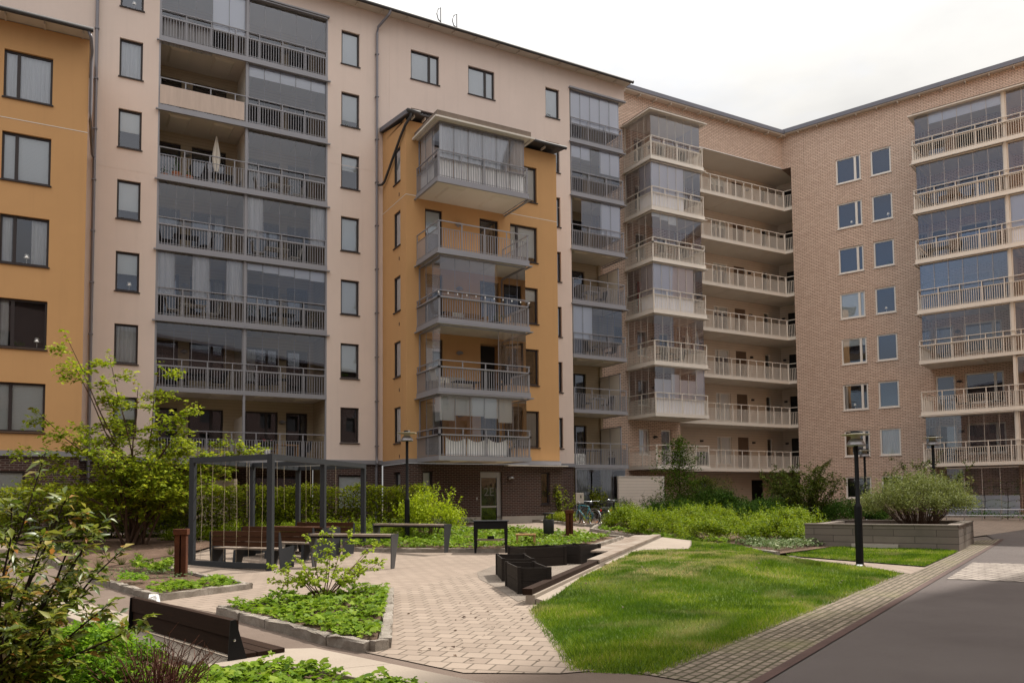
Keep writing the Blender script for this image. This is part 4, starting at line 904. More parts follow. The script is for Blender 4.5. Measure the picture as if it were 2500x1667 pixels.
# ================= benches, tables, pergola
def bench(name, label, p0, p1, group=None, seat_z=.45, back=.85, concrete=False):
    """p0 -> p1 along the back; the seat lies to the right of that line"""
    d = Vector((p1[0]-p0[0], p1[1]-p0[1], 0)); L = d.length; c = ((p0[0]+p1[0])/2, (p0[1]+p1[1])/2)
    z = gz(*c)+(.20 if concrete else 0)
    t = thing(name, label, 'bench', (c[0], c[1], z), math.atan2(d.y, d.x), group)
    if concrete:
        bw = MB(); bw.bbox(-L/2+.03, L/2-.03, -.10, -.03, .04, .20, .004); bw.bbox(-L/2+.03, L/2-.03, -.085, -.015, .205, .36, .004); bw.build('backrest', M['wood_dark'], t)
        s = MB(); 
        for i in range(3): s.bbox(-L/2+.03, L/2-.03, -.26-.145*i, -.125-.145*i, .004, .045, .004)
        s.build('seat', M['wood_dark'], t)
        for sx in (-1, 1):
            e = MB(); x0 = sx*(L/2-.03)-(.012 if sx < 0 else 0); pr = [(-.16,0),(.02,0),(.0,.36),(-.05,.365)]
            vs = [(x0,y,zz) for y,zz in pr]+[(x0+.012,y,zz) for y,zz in pr]; e.add(vs, [(0,1,2,3),(7,6,5,4),(0,4,5,1),(1,5,6,2),(2,6,7,3),(3,7,4,0)]); o = e.build('end_plate', M['black'], t)
            q = MB(); q.lathe([(0,.006),(.012,.004),(.014,0)], (0,0,0), 8); q.build('bolt', M['chrome'], o, False, (x0+(.012 if sx > 0 else 0), -.04, .18)).rotation_euler = (0, R(90)*sx, 0)
        return t
    bw = MB()
    for i in range(3): bw.bbox(-L/2, L/2, -.06-.018*(2-i), -.02-.018*(2-i), seat_z+.05+.128*i, seat_z+.05+.128*i+.122, .005)
    bw.build('backrest', M['wood'], t)
    s = MB()
    for i in range(3): s.bbox(-L/2, L/2, -.24-.135*i, -.115-.135*i, seat_z-.03, seat_z+.012, .005)
    s.build('seat', M['wood_grey'], t)
    for sx in (-1, 1):
        e = MB(); x0 = sx*L/2+(.0 if sx > 0 else -.014); pr = [(0.0,back),(.0,back+.01),(-.05,back+.01),(-.12,seat_z+.03),(-.53,seat_z+.07),(-.53,0),(-.05,0),(.0,seat_z)]
        n = len(pr); vs = [(x0,y,zz) for y,zz in pr]+[(x0+.014,y,zz) for y,zz in pr]
        e.add(vs, [tuple(range(n)), tuple(range(2*n-1,n-1,-1))]+[(i, n+i, n+(i+1)%n, (i+1)%n) for i in range(n)]); e.build('end_plate', M['charcoal'], t)
    for sx in (-.33, .18):
        q = MB(); x = sx*L; pr = [(-.08,0),(-.30,0),(-.42,seat_z-.04),(-.12,seat_z-.04)]
        vs = [(x-.04,y,zz) for y,zz in pr]+[(x+.04,y,zz) for y,zz in pr]; q.add(vs, [(0,1,2,3),(7,6,5,4),(0,4,5,1),(1,5,6,2),(2,6,7,3),(3,7,4,0)]); q.build('leg', M['charcoal'], t)
    return t
bench('bench', 'brown bench with grey end plates just inside the hanging strings of the pergola', (4.54,19.62), (3.27,21.47))
bench('bench', 'middle bench under the pergola, its back towards the young shrub', (5.67,20.80), (4.30,22.90))
bench('bench', 'farthest bench under the pergola, beyond the long table', (6.1,23.9), (7.25,22.2))
bench('bench', 'dark stained bench on the concrete ledge, seen from behind', (1.37,7.72), (.70,10.25), concrete=True)
def loop_table(label, p0, p1, w=.36, h=.82, panel=False):
    d = Vector((p1[0]-p0[0], p1[1]-p0[1], 0)); L = d.length; c = ((p0[0]+p1[0])/2, (p0[1]+p1[1])/2)
    t = thing('table', label, 'table', (c[0], c[1], gz(*c)), math.atan2(d.y, d.x))
    s = MB()
    for i in range(4): s.bbox(-L/2+.03, L/2-.03, -w/2+i*w/4+.004, -w/2+(i+1)*w/4-.004, h-.05, h, .004)
    s.build('table_top', M['wood_grey'] if not panel else M['wood'], t)
    q = MB(); q.box(-L/2+.04, L/2-.04, -w/2+.03, w/2-.03, h-.10, h-.052); q.build('frame', M['black'], t)
    for sx in (-1, 1):
        e = MB(); x = sx*(L/2)
        if panel: e.box(x-.015, x+.015, -w/2, w/2, 0, h-.02)
        else:
            e.box(x-.012, x+.012, -w/2, w/2, h-.03, h+.006); dxx = -sx*.06
            e.add([(x-.012,-w/2,h-.03),(x+.012,-w/2,h-.03),(x+.012,w/2,h-.03),(x-.012,w/2,h-.03),(x-.012+dxx,-w/2+.10,0),(x+.012+dxx,-w/2+.10,0),(x+.012+dxx,w/2-.10,0),(x-.012+dxx,w/2-.10,0)], [(0,4,5,1),(1,5,6,2),(2,6,7,3),(3,7,4,0)])
        e.build('leg', M['charcoal'] if panel else M['sheet'], t)
    return t
loop_table('wooden table with steel sheet legs standing on the paving behind the young shrub', (6.94,18.22), (5.43,19.90))
loop_table('wooden table with steel sheet legs in front of the bright bush', (9.75,21.35), (8.38,23.55))
loop_table('long brown table with grey end panels under the pergola', (6.45,21.75), (5.1,23.7), .75, .80, True)
# pergola
PF, PU, PV = Vector((4.30,19.40,0)), Vector((.641,.767,0)), Vector((-.527,.85,0))
t = thing('pergola', 'dark grey steel pergola frame with thin roof rods and hanging strings', 'pergola', (4.30,19.40,0))
LU, LV, HP = 5.93, 2.69, 2.74
pp = lambda a, b, z: tuple(PU*a+PV*b+Vector((0,0,z)))
for b in (0, LV):
    for a in (0, LU/2, LU):
        mb = MB(); g0 = gz(PF.x+PU.x*a+PV.x*b, PF.y+PU.y*a+PV.y*b); mb.beam(pp(a,b,g0-.02), pp(a,b,HP-.14), .13, .13, up=tuple(PU)); mb.build('post', M['charcoal'], t)
for b in (0, LV): mb = MB(); mb.beam(pp(-.065,b,HP-.07), pp(LU+.065,b,HP-.07), .13, .14); mb.build('beam', M['charcoal'], t)
for a in (0, LU/2, LU): mb = MB(); mb.beam(pp(a,.066,HP-.072), pp(a,LV-.066,HP-.072), .125, .132); mb.build('beam', M['charcoal'], t)
mb = MB(); mb.beam(pp(0,.066,.10), pp(0,LV-.066,.10), .12, .13); mb.build('bottom_beam', M['charcoal'], t)
mb = MB()
for i in range(1, 14):
    if i != 7: mb.beam(pp(LU*i/14,.066,HP-.03), pp(LU*i/14,LV-.066,HP-.03), .018, .018)
mb.build('roof_rods', M['alu'], t)
for i in range(6):
    b = .3+(LV-.6)*i/5; mb = MB(); mb.tube([pp(.0,b,.16), pp(.01+.01*(i%3),b+.015*((i%5)-2),1.4), pp(0,b+.03*((i%3)-1),HP-.14)], .003, 4); mb.build('string', M['pole_wood'], t)
for i in range(7):
    a = .5+i*.8; b = LV*(.15+.7*((i*7)%10)/10); mb = MB(); mb.tube([pp(a,b,HP-.04), pp(a+.03,b,HP-1.0-.9*((i*3)%5)/5)], .003, 4); mb.build('string', M['pole_wood'], t)
# ================= planters, seat wall and small furniture
def planter_box(label, o, a, b, h=.45):
    a = Vector((*a, 0)); b = Vector((*b, 0)); o = Vector((*o, 0)); c = o+(a+b)/2
    t = thing('planter_box', label, 'planter box', (c.x, c.y, gz(c.x, c.y))); la, lb = a.length, b.length; ua, ub = a/la, b/lb
    F = lambda x, y, z: (ua.x*x+ub.x*y, ua.y*x+ub.y*y, z)
    mb = MB(T=F)
    for zz in range(2):
        z0, z1 = h*zz/2+.003, h*(zz+1)/2-.003
        for s in (-1, 1):
            mb.box(-la/2+.03, la/2-.03, s*(lb/2)-.014, s*(lb/2)+.014, z0, z1); mb.box(s*(la/2)-.014, s*(la/2)+.014, -lb/2+.03, lb/2-.03, z0, z1)
    mb.build('board', M['planter'], t)
    for sx in (-1, 1):
        for sy in (-1, 1):
            q = MB(T=F); q.box(sx*la/2-.035, sx*la/2+.035, sy*lb/2-.035, sy*lb/2+.035, 0, h+.012); q.build('corner_post', M['planter'], t)
    q = MB(T=F); q.box(-la/2+.02, la/2-.02, -lb/2+.02, lb/2-.02, .02, h-.17); q.build('soil', M['soil'], t)
    return t
planter_box('black wooden planter box closest to the low seat wall, in front', (6.88,12.14), (.42,-.30), (.42,1.2), .46)
planter_box('black wooden planter box just behind the frontmost planter box', (7.66,14.15), (.50,-.30), (.56,1.30))
planter_box('wide black planter box behind the two narrow ones, beside the gravel', (9.62,16.65), (1.12,.03), (.05,.9), .46)
planter_box('black planter box half hidden by the wooden deck', (11.2,16.7), (.78,.30), (-.35,.62), .46)
t = thing('seat_wall', 'long low seat wall with a timber cap and deck along the lawn', 'seat wall', (9.85,14.1,0))
N0, N1, N2 = Vector((6.34,10.95,0)), Vector((9.80,14.10,0)), Vector((16.8,20.6,0)); OW = Vector((9.85,14.1,0))
def strip(mb, A, za, B, zb, o0, o1, th, m=0, drop=None):
    d = (B-A).normalized(); n = Vector((d.y,-d.x,0)); A = A-OW; B = B-OW
    z0a = za-th; z0b = zb-th; k = drop or 0
    P = [A+n*o0, A+n*o1, B+n*o1, B+n*o0]; Zt = [za, za-k, zb-k, zb]; Zb = [z-th for z in Zt]
    mb.add([(p.x,p.y,z) for p, z in zip(P, Zb)]+[(p.x,p.y,z) for p, z in zip(P, Zt)], [(3,2,1,0),(4,5,6,7),(0,1,5,4),(1,2,6,5),(2,3,7,6),(3,0,4,7)], m)
mb = MB(); strip(mb, N0, .15, N1, .25, -.02, .13, .30); strip(mb, N1+Vector((.01,.01,0)), .27, N2, .37, -.10, .12, .42); mb.build('concrete_base', M['concrete'], t)
mb = MB(); strip(mb, N0, .245, N1, .325, -.07, .085, .10); mb.beam(tuple(N1-OW+Vector((-.02,-.02,.0))), tuple(N1-OW+Vector((-.02,-.02,.32))), .17, .09); mb.build('timber_cap', M['wood_dark'], t)
mb = MB(); strip(mb, N1, .345, N2, .44, -.15, .12, .062); mb.build('timber_cap', M['wood_grey'], t)
mb = MB(); e = (N2-N1).normalized(); dl = Vector((-e.y, e.x, 0)); base = N1+e*1.3+Vector((0,0,0))
for i in range(4):
    o0 = .165+i*.128; strip(mb, N1+e*2.7, .345, N1+e*9.3, .43, -o0-.12, -o0, .04)
mb.build('deck', M['wood_grey'], t)
mb = MB(); strip(mb, N1+e*2.9, .30, N1+e*9.0, .38, -.62, -.54, .34); mb.build('deck_frame', M['black'], t)
mb = MB(); d0 = (N1-N0)
for i in range(3): strip(mb, N0+d0*(i/3+.003), .10+.035*i, N0+d0*((i+1)/3-.003), .10+.035*(i+1), .14, .42, .12, drop=.07)
d1 = (N2-N1); 
for i in range(14): strip(mb, N1+d1*(.025+i*.97/14+.0015), .25+.0075*i, N1+d1*(.025+(i+1)*.97/14-.0015), .25+.0075*(i+1), .17, 1.05+.3*math.sin(i/13*3.0), .14, drop=.10)
mb.build('apron', M['concrete'], t)
# grill, stool, bin, bollards, post box
GR_ = math.atan2(-.4866, .8736)
t = thing('grill_table', 'tall black grill table with a wooden lower shelf', 'grill', (11.15,21.35,gz(11.15,21.35)), GR_)
mb = MB(); mb.bbox(-.50,.50,-.27,.27,.70,.92,.01); mb.build('grill_box', M['black'], t)
mb = MB(); mb.box(-.53,.54,-.30,.30,.925,.945); mb.build('lid', M['charcoal'], t)
for sx in (-1, 1):
    for sy in (-1, 1):
        q = MB(); x = sx*.45; y = sy*.23; q.add([(x-.03,y-.03,0),(x+.03,y-.03,0),(x+.03,y+.03,0),(x-.03,y+.03,0),(x-.055,y-.04,.70),(x+.055,y-.04,.70),(x+.055,y+.04,.70),(x-.055,y+.04,.70)], [(3,2,1,0),(4,5,6,7),(0,1,5,4),(1,2,6,5),(2,3,7,6),(3,0,4,7)]); q.build('leg', M['black'], t)
mb = MB(); mb.box(-.46,.46,-.22,.22,.36,.40); mb.build('shelf', M['wood_grey'], t)
t = thing('coal_tray', 'small black tray on the shelf of the grill table', 'tray', (11.12,21.3,gz(11.15,21.35)+.40), GR_); mb = MB(); mb.box(-.10,.10,-.08,.08,0,.012); mb.box(-.10,.10,-.08,-.07,.012,.09); mb.box(-.10,.10,.07,.08,.012,.09); mb.box(-.10,-.09,-.07,.07,.012,.09); mb.box(.09,.10,-.07,.07,.012,.09); mb.build('tray_body', M['black'], t)
t = thing('stool', 'low pale wooden stool between the grill table and the planter box', 'stool', (12.75,22.05,gz(12.75,22.05)), GR_)
mb = MB()
for i in range(3): mb.bbox(-.32,.32,-.19+i*.13,-.07+i*.13,.40,.45,.005)
mb.build('seat', M['wood_pale'], t)
for sx in (-1, 1):
    for sy in (-1, 1): q = MB(); q.bbox(sx*.27-.035,sx*.27+.035,sy*.15-.03,sy*.15+.03,0,.40,.004); q.build('leg', M['wood_pale'], t)
t = thing('litter_bin', 'black perforated litter bin on a post with a roof', 'litter bin', (14.49,23.5,gz(14.49,23.5)))
mb = MB(); mb.tube([(0,0,-.05),(0,0,.3)], .035, 8); mb.build('post', M['black'], t)
M['mesh'] = m_brick('perforated_sheet', (.012,.012,.013,1), (.012,.012,.013,1), (.05,.05,.055,1), .02, .02, .006)
mb = MB(); mb.lathe([(.0,.28),(.155,.28),(.18,.30),(.19,.74),(.185,.76),(.17,.76),(.165,.34),(0,.34)], (0,0,0), 20); mb.build('basket', M['mesh'], t, True)
mb = MB(); mb.lathe([(0,1.0),(.20,.985),(.215,.965),(.20,.95),(0,.95)], (0,0,0), 20)
for a in range(4): mb.tube([(.17*math.cos(a*1.571+.4),.17*math.sin(a*1.571+.4),.75),(.17*math.cos(a*1.571+.4),.17*math.sin(a*1.571+.4),.96)], .012, 6)
mb.build('roof', M['black'], t, False)
def bollard(label, x, y):
    t = thing('light_bollard', label, 'bollard light', (x, y, gz(x, y)), R(-20)); mb = MB()
    mb.box(-.115,-.015,-.10,.10,-.05,.94); mb.box(.015,.115,-.10,.10,-.05,.94); mb.box(-.015,.015,.02,.08,-.05,.94); mb.build('post', M['rust'], t)
    q = MB(); q.bbox(-.14,.14,-.125,.125,.94,1.06,.004); q.build('head', M['rust'], t)
bollard('rusty steel light bollard in the mulched bed left of the pergola', 2.24, 18.46); bollard('rusty steel light bollard in the ground cover behind the planter boxes', 15.42, 23.64)
t = thing('post_box', 'small grey metal box on a post by the bicycles', 'post box', (19.6,29.2,gz(19.6,29.2)), GR_)
mb = MB(); mb.tube([(0,0,-.05),(0,0,1.0)], .03, 8); mb.build('post', M['alu'], t)
mb = MB(); mb.bbox(-.17,.17,-.10,.10,.92,1.36,.008); mb.build('box_body', M['plinth'], t); mb = MB(); mb.box(.02,.06,-.112,-.10,1.14,1.26); mb.build('keyhole_plate', M['black'], t)
# street lamps
def lamp(label, x, y, h=3.12, k=1.0):
    t = thing('park_lamp', label, 'street lamp', (x, y, gz(x, y)+(.0))); 
    mb = MB(); mb.lathe([(.085,.05),(.085,1.36),(.075,1.42),(.05,1.46),(.047,h-.30)], (0,0,0), 16); mb.build('pole', M['black'], t, True)
    mb = MB(); mb.lathe([(.14,-.02),(.14,.01),(.11,.04),(.09,.07)], (0,0,0), 20); mb.build('foot', M['chrome'], t, True)
    mb = MB(); mb.lathe([(.048,h-.34),(.205,h-.35),(.20,h-.31),(.165,h-.235),(.12,h-.19),(.10,h-.18)], (0,0,0), 28); mb.build('shade', M['lamp_grey'], t, True)
    mb = MB(); mb.lathe([(.10,h-.18),(.11,h-.10),(.20,h-.095),(.318,h-.09),(.318,h-.078),(.20,h-.065),(.105,h-.06)], (0,0,0), 28); mb.build('disc', M['lamp_cream'], t, True)
    mb = MB(); mb.lathe([(.105,h-.062),(.105,h),(0,h+.005)], (0,0,0), 20); mb.build('cap', M['black'], t, True)
lamp('black park lamp with a wide disc shade, standing alone by the narrow lawn path', 15.99, 12.40)
lamp('park lamp whose shade shows in front of the orange tower', 9.93, 24.94, 3.66)
lamp('distant park lamp directly behind the lone lamp on the lawn', 31.3, 23.85, 3.2)
lamp('park lamp rising behind the large bush in the block walled planter', 26.9, 17.7, 3.70)
# white paper by the kerb
t = thing('paper_bag', 'crumpled white paper lying at the kerb corner', 'litter', (1.36,14.55,.0)); mb = MB()
for i in range(9):
    a = i*.7; mb.add([(random.uniform(-.10,.10),random.uniform(-.06,.06),random.uniform(0,.12)) for _ in range(4)], [(0,1,2),(0,2,3)])
mb.add([(-.1,-.05,.0),(.09,-.06,.0),(.07,.05,.12),(-.07,.04,.13)], [(0,1,2,3)]); mb.build('paper', M['paper'], t)
# block-walled planter
PA, PB_ = Vector((22.62,14.19,0)), Vector((26.9,16.35,0)); t = thing('block_planter', 'raised planter of grey concrete blocks at the road edge', 'raised planter', (22.62,14.19,0), math.atan2(2.16,4.28))
u1 = (PB_-PA).normalized(); n1 = Vector((-u1.y, u1.x, 0))
mb = MB(); W_, D_ = 4.7, 4.3
for (x0, x1, y0, y1) in ((0,W_,0,.3),(0,.3,.301,D_),(W_-.3,W_,.301,D_),(.301,W_-.301,D_-.3,D_)): mb.box(x0,x1,y0,y1,-.1,.72,0)
mb.build('block_wall', M['block'], t); mb = MB(); mb.box(.3,W_-.3,.3,D_-.3,0,.62); mb.build('soil', M['soil'], t)
mb = MB(); mb.box(-.02,W_+.02,-.02,.32,.722,.76); mb.box(-.02,.32,.322,D_+.02,.722,.76); mb.box(W_-.32,W_+.02,.322,D_+.02,.722,.76); mb.build('coping', M['block'], t)
mb = MB(); mb.box(-.12,-.012,1.6,2.9,-.1,.16); mb.build('step', M['plinth'], t)
# timber garden screen
t = thing('garden_screen', 'pale boarded garden wall beside the bicycles and the ground floor room', 'screen wall', (26.3,34.2,gz(26.3,34.2)))
mb = MB(); mb.box(-.9,2.0,0,.12,-.1,2.15); mb.build('boards', M['white_siding'], t); mb = MB(); mb.box(2.003,2.13,-.03,.15,-.1,2.2); mb.box(-.9,2.0,-.02,.14,2.152,2.19); mb.build('edge_post', M['cream'], t)
t = thing('garden_screen', 'pale privacy screen on the terrace behind the pergola', 'screen wall', (6.0,33.4,gz(6.0,33.4)))
mb = MB(); mb.box(-.06,.06,-.2,3.2,0,1.95); mb.box(-1.2,-.062,2.0,2.1,0,1.95); mb.build('boards', M['siding'], t)
# bike rack rail in front of the right block
t = thing('bike_rack', 'low grey tubular cycle rack along the right-hand block', 'cycle rack', (34.9,21.5,gz(34.9,21.5)), math.atan2(-.934,.357))
mb = MB()
for z in (.22,.48): mb.tube([(-1.6,0,z),(9,0,z)], .022, 6)
for i in range(16): mb.tube([(-1.5+i*.7,0,0),(-1.5+i*.7,0,.50)], .02, 6)
mb.build('rack_frame', M['alu'], t)
# ================= bicycles
def bicycle(label, x, y, ang, col, basket=False):
    t = thing('bicycle', label, 'bicycle', (x, y, gz(x, y)), ang); r = .34
    for wx in (0, 1.06):
        w = MB(); w.torus((wx,0,r), r-.02, .019, (0,1,0), 32, 6); w = w.build('wheel', M['rubber'], t, True)
        q = MB(); q.torus((wx,0,r), r-.045, .010, (0,1,0), 28, 5)
        for i in range(14): a = i*.449; q.tube([(wx,.012*(-1)**i,r),(wx+(r-.045)*math.cos(a),0,r+(r-.045)*math.sin(a))], .0022, 3, cap=False)
        q.tube([(wx,-.05,r),(wx,.05,r)], .02, 8); q.build('rim', M['chrome'], w)
    f = MB(); P = dict(bb=(.44,0,.30), st=(.27,0,.82), hb=(.86,0,.70), ht=(.82,0,.88), ra=(0,0,r), fa=(1.06,0,r), c=(.86,0,.66))
    for a, b, rr in (('bb','st',.016),('bb','hb',.018),('st','ht',.016),('hb','ht',.02)): f.tube([P[a],P[b]], rr, 8)
    for sy in (-.05, .05):
        f.tube([(0,sy,r),(.44,sy*.5,.30)], .010, 6); f.tube([(0,sy,r),(.28,sy*.3,.76)], .009, 6); f.tube([(1.06,sy,r),(1.0,sy,.45),(.87,sy*.6,.68)], .012, 6)
    f.build('frame', M[col], t, True)
    s = MB(); s.tube([(.26,0,.82),(.235,0,.93)], .013, 6); s.add([(.10,-.09,.95),(.10,.09,.95),(.24,.06,.96),(.40,.02,.955),(.40,-.02,.955),(.24,-.06,.96),(.12,-.07,.90),(.12,.07,.90),(.38,0,.92)], [(0,5,4,3,2,1),(0,1,7,6),(1,2,8,7),(2,3,8),(3,4,8),(4,5,8),(5,0,6,8),(6,7,8)]); s.build('saddle', M['rubber'], t)
    h = MB(); h.tube([(.82,0,.88),(.80,0,1.02)], .014, 6); h.tube([(.58,-.30,1.02),(.72,-.28,1.05),(.82,-.10,1.03),(.82,.10,1.03),(.72,.28,1.05),(.58,.30,1.02)], .012, 6); h.build('handlebar', M['chrome'], t, True)
    g = MB()
    for wx, a0, a1 in ((0, 20, 200), (1.06, 10, 150)): g.tube([(wx+.375*math.cos(R(a)),0,r+.375*math.sin(R(a))) for a in range(a0, a1+1, 15)], .022, 5)
    g.build('mudguard', M['chrome'], t, True)
    c = MB(); c.lathe([(.09,0),(.095,.008),(0,.01)], (0,0,0), 16); o = c.build('chainring', M['chrome'], t, False, (.44,-.05,.30)); o.rotation_euler = (R(90),0,0)
    k = MB(); k.box(-.40,-.36,-.03,.03,.62,.70); k.build('rear_light', M['red'], t); k = MB(); k.lathe([(0,.012),(.035,.01),(.04,0)], (0,0,0), 10); o = k.build('reflector', M['amber'], t, False, (-.12,-.03,.18)); o.rotation_euler = (R(90),0,0)
    rk = MB(); rk.box(-.30,.20,-.06,.06,.74,.75); rk.tube([(-.25,.05,.74),(0,.05,r)], .006, 5); rk.tube([(-.25,-.05,.74),(0,-.05,r)], .006, 5); rk.build('luggage_rack', M['chrome'], t)
    if basket:
        b = MB()
        for i in range(9):
            x0 = -.34+i*.06
            b.tube([(x0,-.17,1.0),(x0,-.13,.77),(x0,.13,.77),(x0,.17,1.0)], .004, 4)
        for z, w in ((.80,.135),(.88,.15),(.95,.16),(1.0,.17)): b.tube([(-.35,-w,z),(.15,-w,z),(.15,w,z),(-.35,w,z),(-.35,-w,z)], .005, 4)
        b.build('basket', M['black'], t)
    return t
bicycle('teal city bicycle with silver mudguards parked beside the small kerbed bed', 19.75, 28.35, R(105), 'teal')
bicycle('black bicycle with a wire basket parked right beside the teal bicycle', 20.25, 28.30, R(100), 'black', True)
bicycle('dark bicycle half hidden among shrubs behind the basket bicycle', 21.6, 29.3, R(60), 'black')
# ================= roof aerial
t = thing('roof_aerial', 'thin looped wire frame standing on the pink house roof', 'aerial', (16.5, 36.4, 24.75))
mb = MB(); mb.tube([(0,0,-.4),(0,0,.75)], .018, 6); mb.tube([(.62,0,-.4),(.62,0,.75)], .018, 6); mb.tube([(0,0,.55),(.62,0,.55)], .015, 6)
mb.tube([(0,0,.72),(-.14,0,1.05),(-.14,0,1.8),(-.28,0,1.68),(-.36,0,1.42),(-.28,0,1.14),(-.14,0,1.05)], .026, 6); mb.tube([(.62,0,.72),(.76,0,1.0),(.76,0,1.72),(.60,0,1.60),(.50,0,1.34),(.58,0,1.08),(.74,0,1.0)], .026, 6); mb.build('wire_frame', M['gutter'], t)
# ================= things on the balconies
PK = (0, 34.5); SN = {6: 'topmost', 5: 'second from top', 4: 'third from top', 3: 'fourth from top', 2: 'fifth from top', 1: 'sixth from top', 0: 'lowest'}
def chair_mesh():
    s = MB(); s.bbox(-.22,.22,-.22,.22,.42,.46,.006); b = MB(); b.add([(-.21,.20,.46),(.21,.20,.46),(.21,.30,.92),(-.21,.30,.92),(-.21,.23,.46),(.21,.23,.46),(.21,.33,.92),(-.21,.33,.92)], [(0,1,2,3),(7,6,5,4),(0,4,5,1),(1,5,6,2),(2,6,7,3),(3,7,4,0)])
    L = []
    for x in (-.19, .19):
        for y in (-.19, .19): q = MB(); q.tube([(x,y,0),(x*.95,y*.95,.43)], .014, 6); L.append(q)
    return s, b, L
_ch = {}
def chair(label, x, y, z, rz, mat='dk_cloth', leg='black'):
    t = thing('balcony_chair', label, 'chair', (x, y, z), rz)
    if mat not in _ch: s, b, L = chair_mesh(); _ch[mat] = (s.mesh('seat', M[mat]), b.mesh('backrest', M[mat]), [l.mesh('leg', M[leg]) for l in L])
    a, b, c = _ch[mat]; obj('seat', a, t); obj('backrest', b, t)
    for l in c: obj('leg', l, t)
    return t
def btable(label, x, y, z, rz=0, w=.7, l=1.1, mat='dk_cloth', h=.72):
    t = thing('balcony_table', label, 'table', (x, y, z), rz); s = MB(); s.bbox(-l/2,l/2,-w/2,w/2,h-.03,h,.004); s.build('table_top', M[mat], t)
    for sx in (-1, 1):
        for sy in (-1, 1): q = MB(); q.box(sx*(l/2-.06)-.02,sx*(l/2-.06)+.02,sy*(w/2-.06)-.02,sy*(w/2-.06)+.02,0,h-.03); q.build('leg', M[mat], t)
    return t
def pot(label, x, y, z, r=.16, h=.28, mat='terracotta', leaf='L_green', size=.35, n=160, shape='ball', flower=None):
    t = thing('potted_plant', label, 'potted plant', (x, y, z)); q = MB(); q.lathe([(0,0),(r*.7,0),(r,h),(r*.9,h),(r*.85,h*.9),(0,h*.88)], (0,0,0), 14); q.build('pot', M[mat], t, True)
    P = rng.normal(size=(n,3)); P /= np.linalg.norm(P, axis=1)[:,None]; P *= (rng.random((n,1))**.4)
    if shape == 'cone': zz = rng.random(n); P = np.stack([np.cos(rng.random(n)*6.28)*(1-zz)*.42, np.sin(rng.random(n)*6.28)*(1-zz)*.42, zz*2-.9], 1)
    P = P*size+np.array([0,0,h+size*.75]); leaves('foliage', P, .07, M[leaf], t)
    if flower:
        for i in range(5): f = MB(); f.lathe([(0,.03),(.035,.015),(0,0)], (random.uniform(-size,size)*.8,random.uniform(-size,size)*.8,h+size*1.3+random.uniform(-.05,.1)), 6); f.build('flower', M[flower], t)
    return t
def parasol(label, x, y, z, h, mat, r=.14, L=1.35):
    t = thing('closed_parasol', label, 'parasol', (x, y, z)); q = MB(); q.tube([(0,0,0),(0,0,h)], .02, 8); q.build('pole', M['pole_wood'], t); c = MB(); pr = []
    for s in range(9): f = s/8; pr.append((.010+r*.85*math.sin(math.pi*(.16+.80*f))**1.2*(1-.35*f), h-L+L*f))
    seg = 16; vs = []; fs = []
    for rr, zz in pr:
        for k in range(seg): a = 2*math.pi*k/seg; q2 = rr*(1+.22*(-1)**k); vs.append((q2*math.cos(a), q2*math.sin(a), zz))
    for i in range(len(pr)-1):
        for k in range(seg): fs.append((i*seg+k,i*seg+(k+1)%seg,(i+1)*seg+(k+1)%seg,(i+1)*seg+k))
    c.add(vs, fs); c.build('canopy', M[mat], t); return t
# ================= leaves, branches, shrubs
def leaf_mesh(name, P, size, mat, up=.5, aspect=.5, fold=.25, dirs=None, lobed=False, rnd=None, droop=0.0):
    P = np.asarray(P, float); n = len(P); N = rng.normal(size=(n,3)); N[:,2] = np.abs(N[:,2])+up*2; N /= np.linalg.norm(N, axis=1)[:,None]
    D = rng.normal(size=(n,3)) if dirs is None else np.asarray(dirs)+rng.normal(size=(n,3))*.45
    D[:,2] -= droop; D -= N*np.sum(D*N, 1)[:,None]; D /= np.linalg.norm(D, axis=1)[:,None]+1e-9; S = np.cross(D, N)
    L = size*(rng.random(n)*.6+.65); L = L[:,None]; r = np.clip(rng.normal(.45, .23, n), 0, 1) if rnd is None else rnd
    if lobed:
        m = 11; V = np.zeros((n, m+1, 3)); V[:,0] = P
        for k in range(m):
            a = 2*math.pi*k/m; rad = .5*(1.0 if k % 2 == 0 else .62); rad *= (.35 if k == 0 else 1)
            V[:,k+1] = P+(D*math.cos(a+math.pi)+S*math.sin(a+math.pi))*L*rad+N*L*(.10*(k%2)-.06)
        idx = []
        for k in range(m): idx += [0, k+1, (k+1)%m+1]
        tri = np.array(idx).reshape(-1,3); k0 = m+1
    else:
        W = L*aspect*.5
        V = np.stack([P, P+D*L*.45+S*W+N*L*fold*.35, P+D*L-N*L*.12, P+D*L*.45-S*W+N*L*fold*.35, P+D*L*.48], 1); k0 = 5
        tri = np.array([(0,4,1),(1,4,2),(0,3,4),(4,3,2)])
    nt = len(tri); F = (tri[None]+(np.arange(n)*k0)[:,None,None]).reshape(-1).astype(np.int32); NF = n*nt
    me = bpy.data.meshes.new(name); me.vertices.add(n*k0); me.vertices.foreach_set('co', V.reshape(-1)); me.loops.add(NF*3); me.polygons.add(NF)
    me.loops.foreach_set('vertex_index', F); me.polygons.foreach_set('loop_start', np.arange(0, NF*3, 3, dtype=np.int32)); me.update(calc_edges=True)
    me.attributes.new('rnd', 'FLOAT', 'FACE').data.foreach_set('value', np.repeat(r, nt).astype(np.float32)); me.materials.append(mat); return me
def leaves(name, P, size, mat, parent=None, **kw): return obj(name, leaf_mesh(name, P, size, mat, **kw), parent)
